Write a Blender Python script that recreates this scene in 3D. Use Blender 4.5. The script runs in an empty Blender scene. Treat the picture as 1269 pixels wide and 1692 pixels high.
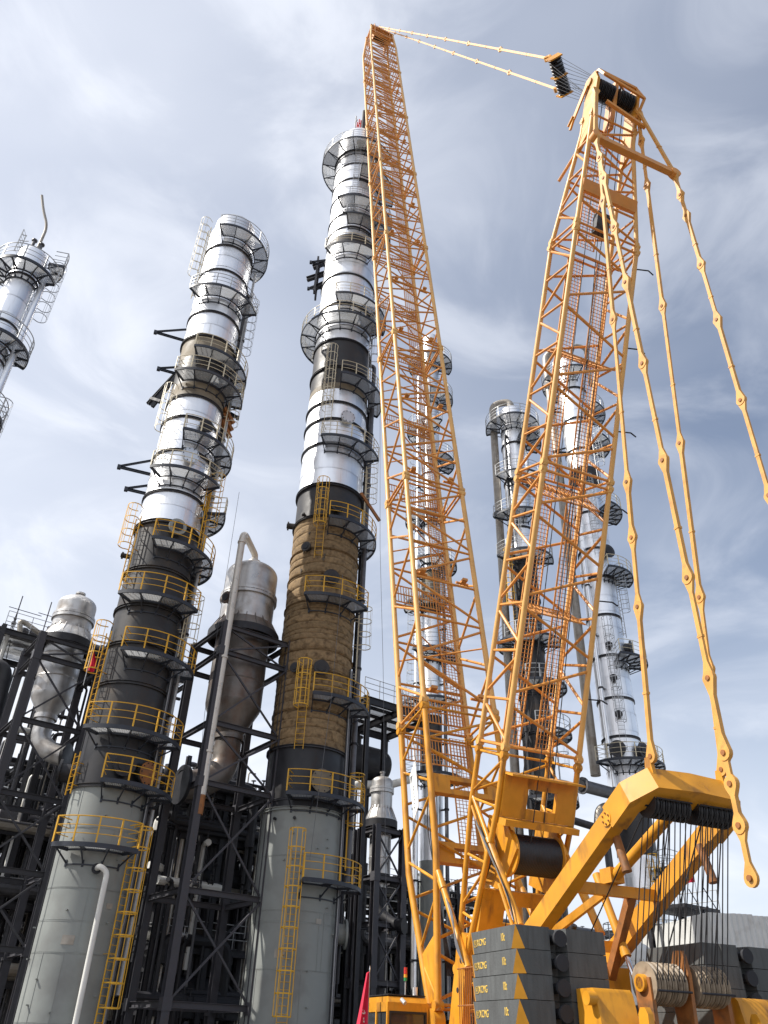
import bpy, bmesh, math, random
from mathutils import Vector, Matrix
random.seed(11)
scene = bpy.context.scene
R_ = math.radians

# ------------------------------------------------------------------ camera
W0, H0 = 1269.0, 1692.0            # photograph size
F = 1290.0                         # focal length in photograph pixels
CX, CY, EYE = W0 / 2, H0 / 2, 1.6
ZEN = (707.0, -1040.0)             # where the verticals meet
up_c = Vector((ZEN[0] - CX, CY - ZEN[1], F)).normalized()
fw_c = (Vector((0, 0, 1)) - up_c * up_c.z).normalized()
rt_c = up_c.cross(fw_c)
RW = Matrix((rt_c, fw_c, up_c))    # camera axes (right, up, forward) -> world
cam_data = bpy.data.cameras.new('camera'); cam = bpy.data.objects.new('camera', cam_data)
scene.collection.objects.link(cam)
cam_data.sensor_fit = 'VERTICAL'; cam_data.sensor_height = 36.0
cam_data.lens = F / H0 * 36.0
cam_data.clip_start = 0.1; cam_data.clip_end = 9000
c0, c1, c2 = RW.col[0], RW.col[1], RW.col[2]
cam.matrix_world = Matrix(((c0.x, c1.x, -c2.x, 0), (c0.y, c1.y, -c2.y, 0), (c0.z, c1.z, -c2.z, EYE), (0, 0, 0, 1)))
scene.camera = cam

# ------------------------------------------------------------------ sky and sun
SUN_EL, SUN_AZ = 48.0, 261.0       # azimuth clockwise from the view direction (+Y)
world = bpy.data.worlds.new('World'); scene.world = world; world.use_nodes = True
wn, wl = world.node_tree.nodes, world.node_tree.links
wn.clear()
w_out = wn.new('ShaderNodeOutputWorld'); w_bg = wn.new('ShaderNodeBackground')
w_sky = wn.new('ShaderNodeTexSky'); w_sky.sky_type = 'NISHITA'; w_sky.sun_disc = False
w_sky.sun_elevation = R_(SUN_EL); w_sky.sun_rotation = R_(SUN_AZ)
w_sky.air_density = 1.0; w_sky.dust_density = 1.2; w_sky.ozone_density = 1.2; w_sky.altitude = 50
w_tc = wn.new('ShaderNodeTexCoord'); w_map = wn.new('ShaderNodeMapping')
w_map.inputs['Scale'].default_value = (1.0, 1.3, 2.4); w_map.inputs['Rotation'].default_value = (0.9, 0.2, 1.4)
w_no = wn.new('ShaderNodeTexNoise'); w_no.inputs['Scale'].default_value = 1.7; w_no.inputs['Detail'].default_value = 4
w_no.inputs['Roughness'].default_value = 0.45; w_no.inputs['Distortion'].default_value = 0.3
w_rp = wn.new('ShaderNodeValToRGB'); w_rp.color_ramp.elements[0].position = 0.36; w_rp.color_ramp.elements[1].position = 0.72
w_rp.color_ramp.elements[0].color = (0.36, 0.36, 0.36, 1); w_rp.color_ramp.elements[1].color = (0.58, 0.58, 0.58, 1)
w_mix = wn.new('ShaderNodeMix'); w_mix.data_type = 'RGBA'
w_mix.inputs[7].default_value = (7.6, 7.9, 8.6, 1)
wl.new(w_tc.outputs['Generated'], w_map.inputs['Vector']); wl.new(w_map.outputs['Vector'], w_no.inputs['Vector'])
w_dot = wn.new('ShaderNodeVectorMath'); w_dot.operation = 'DOT_PRODUCT'      # thin haze thickens towards the sun
w_dot.inputs[1].default_value = (math.sin(R_(SUN_AZ)), math.cos(R_(SUN_AZ)), 0.0)
w_ad = wn.new('ShaderNodeMath'); w_ad.operation = 'MULTIPLY_ADD'; w_ad.inputs[1].default_value = 0.48; w_ad.use_clamp = True
wl.new(w_tc.outputs['Generated'], w_dot.inputs[0]); wl.new(w_dot.outputs['Value'], w_ad.inputs[0])
wl.new(w_no.outputs['Fac'], w_rp.inputs['Fac']); wl.new(w_rp.outputs['Color'], w_ad.inputs[2]); 
w_sp = wn.new('ShaderNodeSeparateXYZ'); w_hz = wn.new('ShaderNodeMapRange'); w_hz.interpolation_type = 'SMOOTHSTEP'      # and towards the horizon
w_hz.inputs[1].default_value = 0.62; w_hz.inputs[2].default_value = 0.0; w_hz.inputs[3].default_value = 0.0; w_hz.inputs[4].default_value = 0.45
w_a2 = wn.new('ShaderNodeMath'); w_a2.operation = 'ADD'; w_a2.use_clamp = True
wl.new(w_tc.outputs['Generated'], w_sp.inputs[0]); wl.new(w_sp.outputs['Z'], w_hz.inputs[0])
wl.new(w_ad.outputs[0], w_a2.inputs[0]); wl.new(w_hz.outputs[0], w_a2.inputs[1]); 
w_m2 = wn.new('ShaderNodeMapping'); w_m2.inputs['Scale'].default_value = (2.2, 1.5, 5.0); w_m2.inputs['Rotation'].default_value = (0.5, 0.5, 0.9)      # wisps
w_n2 = wn.new('ShaderNodeTexNoise'); w_n2.inputs['Scale'].default_value = 1.5; w_n2.inputs['Detail'].default_value = 7; w_n2.inputs['Roughness'].default_value = 0.55; w_n2.inputs['Distortion'].default_value = 0.9
w_r2 = wn.new('ShaderNodeMapRange'); w_r2.interpolation_type = 'SMOOTHSTEP'; w_r2.inputs[1].default_value = 0.42; w_r2.inputs[2].default_value = 0.72; w_r2.inputs[4].default_value = 0.30
w_a3 = wn.new('ShaderNodeMath'); w_a3.operation = 'ADD'; w_a3.use_clamp = True
wl.new(w_tc.outputs['Generated'], w_m2.inputs['Vector']); wl.new(w_m2.outputs['Vector'], w_n2.inputs['Vector']); wl.new(w_n2.outputs['Fac'], w_r2.inputs[0])
wl.new(w_a2.outputs[0], w_a3.inputs[0]); wl.new(w_r2.outputs[0], w_a3.inputs[1]); wl.new(w_a3.outputs[0], w_mix.inputs[0])
wl.new(w_sky.outputs['Color'], w_mix.inputs[6]); wl.new(w_mix.outputs[2], w_bg.inputs['Color'])
w_bg.inputs["Strength"].default_value = 0.110
wl.new(w_bg.outputs['Background'], w_out.inputs['Surface'])
sun_data = bpy.data.lights.new('sun', 'SUN'); sun = bpy.data.objects.new('sun', sun_data); scene.collection.objects.link(sun)
sun_data.energy = 5.0; sun_data.angle = R_(0.53); sun_data.color = (1.0, 0.95, 0.87)
S_DIR = Vector((math.sin(R_(SUN_AZ)) * math.cos(R_(SUN_EL)), math.cos(R_(SUN_AZ)) * math.cos(R_(SUN_EL)), math.sin(R_(SUN_EL))))
sun.rotation_euler = S_DIR.to_track_quat('Z', 'Y').to_euler()
sun.location = (-60, -10, 90)
vs = scene.view_settings
vs.view_transform = 'Standard'; vs.look = 'None'; vs.gamma = 1.0; vs.use_curve_mapping = False; vs.exposure = 0.30

# ------------------------------------------------------------------ pixel helpers (direction only; distance is given)
def ray(px, py):
    return RW @ Vector((px - CX, CY - py, F))
def proj(p):
    c = RW.transposed() @ (Vector(p) - Vector((0, 0, EYE)))
    return (CX + F * c.x / c.z, CY - F * c.y / c.z)
def at_dist(px, py, dist):
    r = ray(px, py); t = dist / math.hypot(r.x, r.y)
    return Vector((r.x * t, r.y * t, EYE + r.z * t))
def z_at(x, y, py):
    lo, hi = -2.0, 250.0
    for _ in range(44):
        m = (lo + hi) / 2
        if proj((x, y, m))[1] > py: lo = m
        else: hi = m
    return lo

# ------------------------------------------------------------------ materials
MATS = {}
def mat(name, col, rough=0.6, metal=0.0, var=0.25, scale=3.0, stretch=(1, 1, 1), stain=None, stain_lo=0.55, stain_hi=0.75,
        stain_scale=1.2, stain_stretch=(1, 1, 1), bump=0.0, bump_scale=8.0, rvar=0.15, per=0.0, spec=0.5, coat=0.0):
    m = bpy.data.materials.new(name); m.use_nodes = True
    n, l = m.node_tree.nodes, m.node_tree.links
    p = n['Principled BSDF']
    tc = n.new('ShaderNodeTexCoord'); oi = n.new('ShaderNodeObjectInfo')
    off = n.new('ShaderNodeVectorMath'); off.operation = 'MULTIPLY_ADD'
    off.inputs[1].default_value = (37.0, 37.0, 37.0)
    l.new(oi.outputs['Random'], off.inputs[0]); l.new(tc.outputs['Object'], off.inputs[2])
    def noise(sc, st, det=5):
        mp = n.new('ShaderNodeMapping'); mp.inputs['Scale'].default_value = st
        no = n.new('ShaderNodeTexNoise'); no.inputs['Scale'].default_value = sc; no.inputs['Detail'].default_value = det
        l.new(off.outputs[0], mp.inputs['Vector']); l.new(mp.outputs['Vector'], no.inputs['Vector'])
        return no
    a = noise(scale, stretch)
    mr = n.new('ShaderNodeMapRange'); mr.inputs[1].default_value = 0.3; mr.inputs[2].default_value = 0.7
    mr.inputs[3].default_value = 1 - var; mr.inputs[4].default_value = 1 + var
    l.new(a.outputs['Fac'], mr.inputs[0])
    val = mr.outputs[0]
    if per:
        pr = n.new('ShaderNodeMapRange'); pr.inputs[3].default_value = 1 - per; pr.inputs[4].default_value = 1 + per
        l.new(oi.outputs['Random'], pr.inputs[0])
        mu = n.new('ShaderNodeMath'); mu.operation = 'MULTIPLY'; l.new(val, mu.inputs[0]); l.new(pr.outputs[0], mu.inputs[1]); val = mu.outputs[0]
    sc_ = n.new('ShaderNodeVectorMath'); sc_.operation = 'SCALE'; sc_.inputs[0].default_value = col
    l.new(val, sc_.inputs['Scale'])
    colour = sc_.outputs[0]
    if stain is not None:
        b = noise(stain_scale, stain_stretch, 6)
        rp = n.new('ShaderNodeMapRange'); rp.inputs[1].default_value = stain_lo; rp.inputs[2].default_value = stain_hi
        l.new(b.outputs['Fac'], rp.inputs[0])
        mx = n.new('ShaderNodeMix'); mx.data_type = 'RGBA'; mx.inputs[7].default_value = (*stain, 1)
        l.new(rp.outputs[0], mx.inputs[0]); l.new(colour, mx.inputs[6]); colour = mx.outputs[2]
        if metal > 0.3:
            mm = n.new('ShaderNodeMapRange'); mm.inputs[3].default_value = metal; mm.inputs[4].default_value = metal * 0.3
            l.new(rp.outputs[0], mm.inputs[0]); l.new(mm.outputs[0], p.inputs['Metallic'])
    l.new(colour, p.inputs['Base Color'])
    if not (stain is not None and metal > 0.3): p.inputs['Metallic'].default_value = metal
    rr = n.new('ShaderNodeMapRange'); rr.inputs[1].default_value = 0.3; rr.inputs[2].default_value = 0.7
    rr.inputs[3].default_value = max(0.03, rough - rvar); rr.inputs[4].default_value = min(1, rough + rvar)
    l.new(a.outputs['Fac'], rr.inputs[0]); l.new(rr.outputs[0], p.inputs['Roughness'])
    p.inputs['Specular IOR Level'].default_value = spec
    if bump:
        bn = noise(bump_scale, (1, 1, 1), 4); bp = n.new('ShaderNodeBump'); bp.inputs['Strength'].default_value = bump
        bp.inputs['Distance'].default_value = 0.05
        l.new(bn.outputs['Fac'], bp.inputs['Height']); l.new(bp.outputs['Normal'], p.inputs['Normal'])
    MATS[name] = m
    return m
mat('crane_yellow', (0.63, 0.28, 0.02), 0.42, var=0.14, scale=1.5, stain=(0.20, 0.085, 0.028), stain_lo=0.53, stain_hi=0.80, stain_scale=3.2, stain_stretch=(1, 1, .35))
mat('boom_orange', (0.66, 0.28, 0.055), 0.45, var=0.12, scale=1.5, stain=(0.33, 0.11, 0.04), stain_lo=0.6, stain_hi=0.9, stain_scale=3.0)
mat('boom_chord', (0.72, 0.40, 0.12), 0.45, var=0.10, scale=1.5, stain=(0.42, 0.19, 0.06), stain_lo=0.62, stain_hi=0.9, stain_scale=2.5)
mat('mesh_orange', (0.62, 0.27, 0.065), 0.6, var=0.15)
mat('pendant_yellow', (0.64, 0.32, 0.07), 0.5, var=0.15, stain=(0.25, 0.12, 0.05), stain_lo=0.6, stain_hi=0.85, stain_scale=4)
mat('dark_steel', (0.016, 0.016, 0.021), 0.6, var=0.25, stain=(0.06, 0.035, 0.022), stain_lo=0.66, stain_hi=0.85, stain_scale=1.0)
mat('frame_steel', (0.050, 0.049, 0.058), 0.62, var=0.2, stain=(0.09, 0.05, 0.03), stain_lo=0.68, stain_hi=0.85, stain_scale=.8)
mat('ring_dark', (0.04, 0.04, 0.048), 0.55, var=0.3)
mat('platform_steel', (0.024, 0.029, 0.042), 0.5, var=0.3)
mat('cladding', (0.90, 0.905, 0.92), 0.38, 0.95, var=0.05, scale=1.2, stretch=(1, 1, .2), stain=(0.42, 0.38, 0.34), stain_lo=0.62, stain_hi=0.95, stain_scale=1.6, stain_stretch=(2.2, 2.2, .16), bump=0.16, bump_scale=2.6, rvar=.09, per=.05)
mat('cladding_dull', (0.66, 0.67, 0.69), 0.40, 0.9, var=0.10, scale=1.2, stain=(0.30, 0.27, 0.24), stain_lo=0.5, stain_hi=0.9, stain_scale=1.3, stain_stretch=(1.4, 1.4, .25), bump=0.12, bump_scale=2.0, per=.06)
mat('vessel_silver', (0.52, 0.51, 0.50), 0.42, 0.75, var=0.2, scale=1.5, stain=(0.22, 0.17, 0.13), stain_lo=0.5, stain_hi=0.8, stain_scale=1.1, bump=0.08, bump_scale=5)
mat('vessel_burnt', (0.20, 0.18, 0.165), 0.48, 0.6, var=0.3, scale=1.2, stain=(0.13, 0.065, 0.035), stain_lo=0.48, stain_hi=0.75, stain_scale=.9, bump=0.1, bump_scale=5)
mat('shell_grey', (0.25, 0.265, 0.252), 0.55, var=0.10, scale=.7, stain=(0.18, 0.18, 0.172), stain_lo=0.5, stain_hi=0.8, stain_scale=.8, bump=0.04, bump_scale=3)
mat('shell_soot', (0.027, 0.0255, 0.027), 0.5, 0.1, var=0.35, scale=1.0, stain=(0.07, 0.053, 0.038), stain_lo=0.52, stain_hi=0.75, stain_scale=.9, bump=0.06, bump_scale=4)
mat('shell_black', (0.010, 0.010, 0.014), 0.5, var=0.35, scale=1.0, stain=(0.025, 0.022, 0.02), stain_lo=0.55, stain_hi=0.8)
mat('shell_tan', (0.22, 0.18, 0.125), 0.65, var=0.25, scale=1.0, stain=(0.10, 0.08, 0.06), stain_lo=0.5, stain_hi=0.75)
mat('insulation', (0.255, 0.175, 0.095), 0.85, var=0.22, scale=5.0, stretch=(1, 1, 1.2), stain=(0.11, 0.07, 0.038), stain_lo=0.50, stain_hi=0.72, stain_scale=3.4, bump=0.6, bump_scale=9, spec=.2, per=.10)
mat('rail_yellow', (0.68, 0.37, 0.02), 0.5, var=0.12)
mat('rail_pale', (0.62, 0.55, 0.40), 0.5, var=0.15)
mat('rail_grey', (0.42, 0.43, 0.44), 0.5, 0.3, var=0.15)
mat('pipe_white', (0.70, 0.69, 0.65), 0.45, var=0.10, scale=1.0, stain=(0.30, 0.20, 0.12), stain_lo=0.62, stain_hi=0.85, stain_scale=.8)
mat('pipe_cream', (0.62, 0.58, 0.52), 0.38, 0.25, var=0.10, stain=(0.32, 0.2, 0.12), stain_lo=0.62, stain_hi=0.9, stain_scale=.5)
mat('pipe_insul', (0.34, 0.31, 0.27), 0.5, 0.4, var=0.18, stain=(0.2, .15, .1), stain_lo=.5, stain_hi=.8)
mat('pipe_grey', (0.095, 0.095, 0.105), 0.5, 0.3, var=0.3, per=.4)
mat('pipe_dark', (0.014, 0.014, 0.018), 0.6, var=0.3, per=.3)
mat('weight_side', (0.10, 0.105, 0.105), 0.75, var=0.16, scale=2.0, stretch=(1, 1, .5), stain=(0.07, 0.07, 0.07), stain_lo=0.45, stain_hi=0.8, stain_scale=3, stain_stretch=(3, 3, .4), bump=0.12, bump_scale=18, spec=.3, per=.05)
mat('weight_dark', (0.032, 0.033, 0.038), 0.75, var=0.2, bump=0.1, bump_scale=14, spec=.3)
mat('mark_yellow', (0.62, 0.28, 0.02), 0.55, var=0.12, stain=(0.35, 0.2, 0.08), stain_lo=0.62, stain_hi=0.85, stain_scale=5)
mat('print_yellow', (0.75, 0.50, 0.10), 0.6, var=0.25, scale=20)
mat('print_white', (0.78, 0.76, 0.74), 0.6, var=0.1)
mat('print_grey', (0.20, 0.20, 0.21), 0.6, var=0.1)
mat('rope_black', (0.022, 0.022, 0.025), 0.55, var=0.2)
mat('rope_grey', (0.12, 0.12, 0.13), 0.6, var=0.2)
mat('sheave_black', (0.02, 0.02, 0.024), 0.45, var=0.3)
mat('sheave_tan', (0.30, 0.235, 0.165), 0.6, var=0.2, stain=(0.12, 0.08, 0.05), stain_lo=0.5, stain_hi=0.75, stain_scale=5)
mat('rust_orange', (0.30, 0.115, 0.03), 0.6, var=0.25, stain=(0.14, 0.07, 0.03), stain_lo=0.5, stain_hi=0.75, stain_scale=4)
mat('chrome', (0.85, 0.86, 0.88), 0.14, 1.0, var=0.03, rvar=.04)
mat('rubber', (0.018, 0.018, 0.02), 0.7, var=0.2)
mat('glass_dark', (0.03, 0.034, 0.038), 0.08, var=0.1, rvar=.03, spec=.9)
mat('cab_interior', (0.25, 0.24, 0.22), 0.8)
mat('flag_red', (0.62, 0.015, 0.055), 0.7, var=0.12)
mat('plastic_red', (0.55, 0.03, 0.02), 0.3)
mat('plastic_amber', (0.7, 0.32, 0.02), 0.3)
mat('plastic_green', (0.02, 0.25, 0.07), 0.3)
mat('banner_white', (0.80, 0.80, 0.78), 0.6, var=0.04)
mat('shed_white', (0.62, 0.62, 0.60), 0.55, var=0.08, scale=1, stretch=(1, 1, .2), stain=(.45, .43, .4), stain_lo=.55, stain_hi=.8)
mat('concrete_ground', (0.13, 0.122, 0.112), 0.9, var=0.25, scale=.25, stain=(0.08, 0.075, 0.07), stain_lo=0.5, stain_hi=0.75, stain_scale=.12, bump=0.2, bump_scale=3)
mat('torn_insulation', (0.09, 0.075, 0.06), 0.9, var=0.4, scale=4)

def grating_material():
    m = bpy.data.materials.new('grating'); m.use_nodes = True
    n, l = m.node_tree.nodes, m.node_tree.links
    out = n['Material Output']; n.remove(n['Principled BSDF'])
    tr = n.new('ShaderNodeBsdfTransparent'); df = n.new('ShaderNodeBsdfDiffuse'); tl = n.new('ShaderNodeBsdfTranslucent')
    df.inputs['Color'].default_value = (0.30, 0.31, 0.32, 1); tl.inputs['Color'].default_value = (0.5, 0.51, 0.52, 1)
    oi = n.new('ShaderNodeObjectInfo'); mr = n.new('ShaderNodeMapRange'); mr.inputs[3].default_value = 0.05; mr.inputs[4].default_value = 0.7
    l.new(oi.outputs['Random'], mr.inputs[0])
    m1 = n.new('ShaderNodeMixShader'); l.new(mr.outputs[0], m1.inputs[0]); l.new(df.outputs[0], m1.inputs[1]); l.new(tl.outputs[0], m1.inputs[2])
    # bearing bars: fine stripes, the gaps are open
    tc = n.new('ShaderNodeTexCoord'); wv = n.new('ShaderNodeTexWave'); wv.inputs['Scale'].default_value = 4.0; wv.bands_direction = 'Y'
    l.new(tc.outputs['Object'], wv.inputs['Vector'])
    w2 = n.new('ShaderNodeMapRange'); w2.inputs[3].default_value = 0.25; w2.inputs[4].default_value = 0.6
    l.new(wv.outputs['Fac'], w2.inputs[0])
    m2 = n.new('ShaderNodeMixShader'); l.new(w2.outputs[0], m2.inputs[0]); l.new(m1.outputs[0], m2.inputs[1]); l.new(tr.outputs[0], m2.inputs[2])
    l.new(m2.outputs[0], out.inputs['Surface'])
    MATS['grating'] = m
grating_material()

# ------------------------------------------------------------------ mesh builder
def frame_of(d):
    d = d.normalized()
    a = Vector((0, 0, 1)) if abs(d.z) < 0.9 else Vector((1, 0, 0))
    x = a.cross(d).normalized(); y = d.cross(x)
    return x, y, d
class MB:
    def __init__(s): s.v = []; s.f = []
    def add(s, vs_, fs_):
        o = len(s.v); s.v += [tuple(q) for q in vs_]; s.f += [tuple(i + o for i in q) for q in fs_]; return s
    def tube(s, p, q, r, n=8, r2=None, cap=True):
        p, q = Vector(p), Vector(q); r2 = r if r2 is None else r2
        x, y, d = frame_of(q - p); vs_ = []
        for c, rr in ((p, r), (q, r2)):
            for i in range(n):
                a = 2 * math.pi * i / n; vs_.append(c + (x * math.cos(a) + y * math.sin(a)) * rr)
        fs_ = [(i, (i + 1) % n, n + (i + 1) % n, n + i) for i in range(n)]
        if cap: fs_ += [tuple(range(n - 1, -1, -1)), tuple(range(n, 2 * n))]
        return s.add(vs_, fs_)
    def path(s, pts, r, n=8, cap=True):
        pts = [Vector(p) for p in pts]; vs_ = []; x = None
        for k, p in enumerate(pts):
            d = (pts[min(k + 1, len(pts) - 1)] - pts[max(k - 1, 0)]).normalized()
            if x is None: x, y, d = frame_of(d)
            else:
                x = (x - d * x.dot(d)).normalized(); y = d.cross(x)
            for i in range(n):
                a = 2 * math.pi * i / n; vs_.append(p + (x * math.cos(a) + y * math.sin(a)) * r)
        m = len(pts); fs_ = []
        for k in range(m - 1):
            for i in range(n): fs_.append((k * n + i, k * n + (i + 1) % n, (k + 1) * n + (i + 1) % n, (k + 1) * n + i))
        if cap: fs_ += [tuple(range(n - 1, -1, -1)), tuple(range((m - 1) * n, m * n))]
        return s.add(vs_, fs_)
    def box(s, lo, hi):
        x0, y0, z0 = lo; x1, y1, z1 = hi
        return s.add([(x0, y0, z0), (x1, y0, z0), (x1, y1, z0), (x0, y1, z0), (x0, y0, z1), (x1, y0, z1), (x1, y1, z1), (x0, y1, z1)],
                     [(3, 2, 1, 0), (4, 5, 6, 7), (0, 1, 5, 4), (1, 2, 6, 5), (2, 3, 7, 6), (3, 0, 4, 7)])
    def beam(s, p, q, w, h, side=None):
        """rectangular bar; side = direction of the width w"""
        p, q = Vector(p), Vector(q); d = (q - p).normalized()
        if side is None: x = frame_of(d)[0]
        else:
            x = Vector(side); x = (x - d * x.dot(d)).normalized()
        y = d.cross(x); vs_ = []
        for c in (p, q):
            for a, b in ((-1, -1), (1, -1), (1, 1), (-1, 1)): vs_.append(c + x * a * w / 2 + y * b * h / 2)
        return s.add(vs_, [(3, 2, 1, 0), (4, 5, 6, 7), (0, 1, 5, 4), (1, 2, 6, 5), (2, 3, 7, 6), (3, 0, 4, 7)])
    def ibeam(s, p, q, w, h, side=None, t=None):
        p, q = Vector(p), Vector(q); d = (q - p).normalized()
        if side is None: x = frame_of(d)[0]
        else:
            x = Vector(side); x = (x - d * x.dot(d)).normalized()
        y = d.cross(x); t = t or max(.02, w * .09); a, b = w / 2, h / 2
        prof = [(-a, -b), (a, -b), (a, -b + t), (t / 2, -b + t), (t / 2, b - t), (a, b - t), (a, b), (-a, b), (-a, b - t), (-t / 2, b - t), (-t / 2, -b + t), (-a, -b + t)]
        n = len(prof); vs_ = [p + x * i + y * j for i, j in prof] + [q + x * i + y * j for i, j in prof]
        fs_ = [(i, (i + 1) % n, n + (i + 1) % n, n + i) for i in range(n)] + [tuple(range(n - 1, -1, -1)), tuple(range(n, 2 * n))]
        return s.add(vs_, fs_)
    def prism(s, poly, d):
        """closed 3-D polygon swept by vector d"""
        n = len(poly); d = Vector(d); vs_ = [Vector(p) for p in poly] + [Vector(p) + d for p in poly]
        return s.add(vs_, [(i, (i + 1) % n, n + (i + 1) % n, n + i) for i in range(n)] + [tuple(range(n - 1, -1, -1)), tuple(range(n, 2 * n))])
    def lathe(s, prof, n=40, c=(0, 0, 0), a0=0.0, a1=360.0, axis=None):
        """prof = [(r, z)]; axis: None for z, else a (x, y, d) frame"""
        full = abs(a1 - a0) >= 359.9; m = len(prof); vs_ = []; c = Vector(c); k = n if full else n + 1
        for i in range(k):
            a = R_(a0 + (a1 - a0) * i / n); ca, sa = math.cos(a), math.sin(a)
            for r, z in prof:
                if axis is None: vs_.append(c + Vector((r * ca, r * sa, z)))
                else: vs_.append(c + axis[0] * r * ca + axis[1] * r * sa + axis[2] * z)
        fs_ = []
        for i in range(n):
            j = (i + 1) % k
            for q in range(m - 1): fs_.append((i * m + q, j * m + q, j * m + q + 1, i * m + q + 1))
        return s.add(vs_, fs_)
    def sector(s, r0, r1, z0, z1, a0, a1, n):
        """closed block between two radii, two heights and two angles (degrees)"""
        vs_ = []
        for i in range(n + 1):
            a = R_(a0 + (a1 - a0) * i / n); ca, sa = math.cos(a), math.sin(a)
            vs_ += [(r0 * ca, r0 * sa, z0), (r1 * ca, r1 * sa, z0), (r1 * ca, r1 * sa, z1), (r0 * ca, r0 * sa, z1)]
        fs_ = []
        for i in range(n):
            for q in range(4): fs_.append((i * 4 + q, i * 4 + (q + 1) % 4, i * 4 + 4 + (q + 1) % 4, i * 4 + 4 + q))
        fs_ += [(3, 2, 1, 0), (n * 4, n * 4 + 1, n * 4 + 2, n * 4 + 3)]
        return s.add(vs_, fs_)
    def disc(s, c, d, r, w, n=20, rim=None):
        """disc of thickness w centred on c with axis d"""
        c = Vector(c); ax = frame_of(Vector(d)); h = w / 2
        if rim is None: prof = [(0.001, -h), (r, -h), (r, h), (0.001, h)]
        else: prof = [(0.001, -h), (r, -h), (r, -h * .7), (r * rim, 0), (r, h * .7), (r, h), (0.001, h)]
        return s.lathe(prof, n, c, axis=ax)
    def mesh(s, name, sharp=35):
        me = bpy.data.meshes.new(name); me.from_pydata(s.v, [], s.f)
        me.polygons.foreach_set('use_smooth', [True] * len(me.polygons)); me.set_sharp_from_angle(angle=R_(sharp)); me.update()
        return me
COL = scene.collection
def link(name, me, m=None, parent=None, loc=None, rot=None):
    if m is not None and me is not None and not me.materials: me.materials.append(MATS[m])
    o = bpy.data.objects.new(name, me); COL.objects.link(o)
    if parent is not None: o.parent = parent
    if loc is not None: o.location = loc
    if rot is not None: o.rotation_euler = rot
    return o
def obj(name, mb, m, parent=None, loc=None, rot=None):
    return link(name, mb.mesh(name), m, parent, loc, rot)
def tag(o, label=None, cat=None, group=None, kind=None):
    if label: o['label'] = label
    if cat: o['category'] = cat
    if group: o['group'] = group
    if kind: o['kind'] = kind
    return o
def thing(name, label, cat, loc=(0, 0, 0), rotz=0.0, group=None):
    o = bpy.data.objects.new(name, None); COL.objects.link(o); o.location = loc; o.rotation_euler = (0, 0, rotz)
    o.empty_display_size = .3
    return tag(o, label, cat, group, 'thing')
def bend(pts, rad=0.4, k=5):
    """polyline with its corners rounded"""
    pts = [Vector(p) for p in pts]; out = [pts[0]]
    for i in range(1, len(pts) - 1):
        a, b, c = pts[i - 1], pts[i], pts[i + 1]
        u = (a - b); v = (c - b); r = min(rad, u.length * .49, v.length * .49)
        p, q = b + u.normalized() * r, b + v.normalized() * r
        for j in range(k + 1):
            t = j / k; out.append(p * (1 - t) ** 2 + b * 2 * t * (1 - t) + q * t * t)
    return out + [pts[-1]]

# ------------------------------------------------------------------ ground
g = MB(); S = 4000
gn = 12
for i in range(gn + 1):
    for j in range(gn + 1):
        g.v.append((-S + 2 * S * i / gn, -S + 2 * S * j / gn, 0))
for i in range(gn):
    for j in range(gn):
        a = i * (gn + 1) + j; g.f.append((a, a + gn + 1, a + gn + 2, a + 1))
tag(obj('ground', g, 'concrete_ground'), kind='structure')

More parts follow.
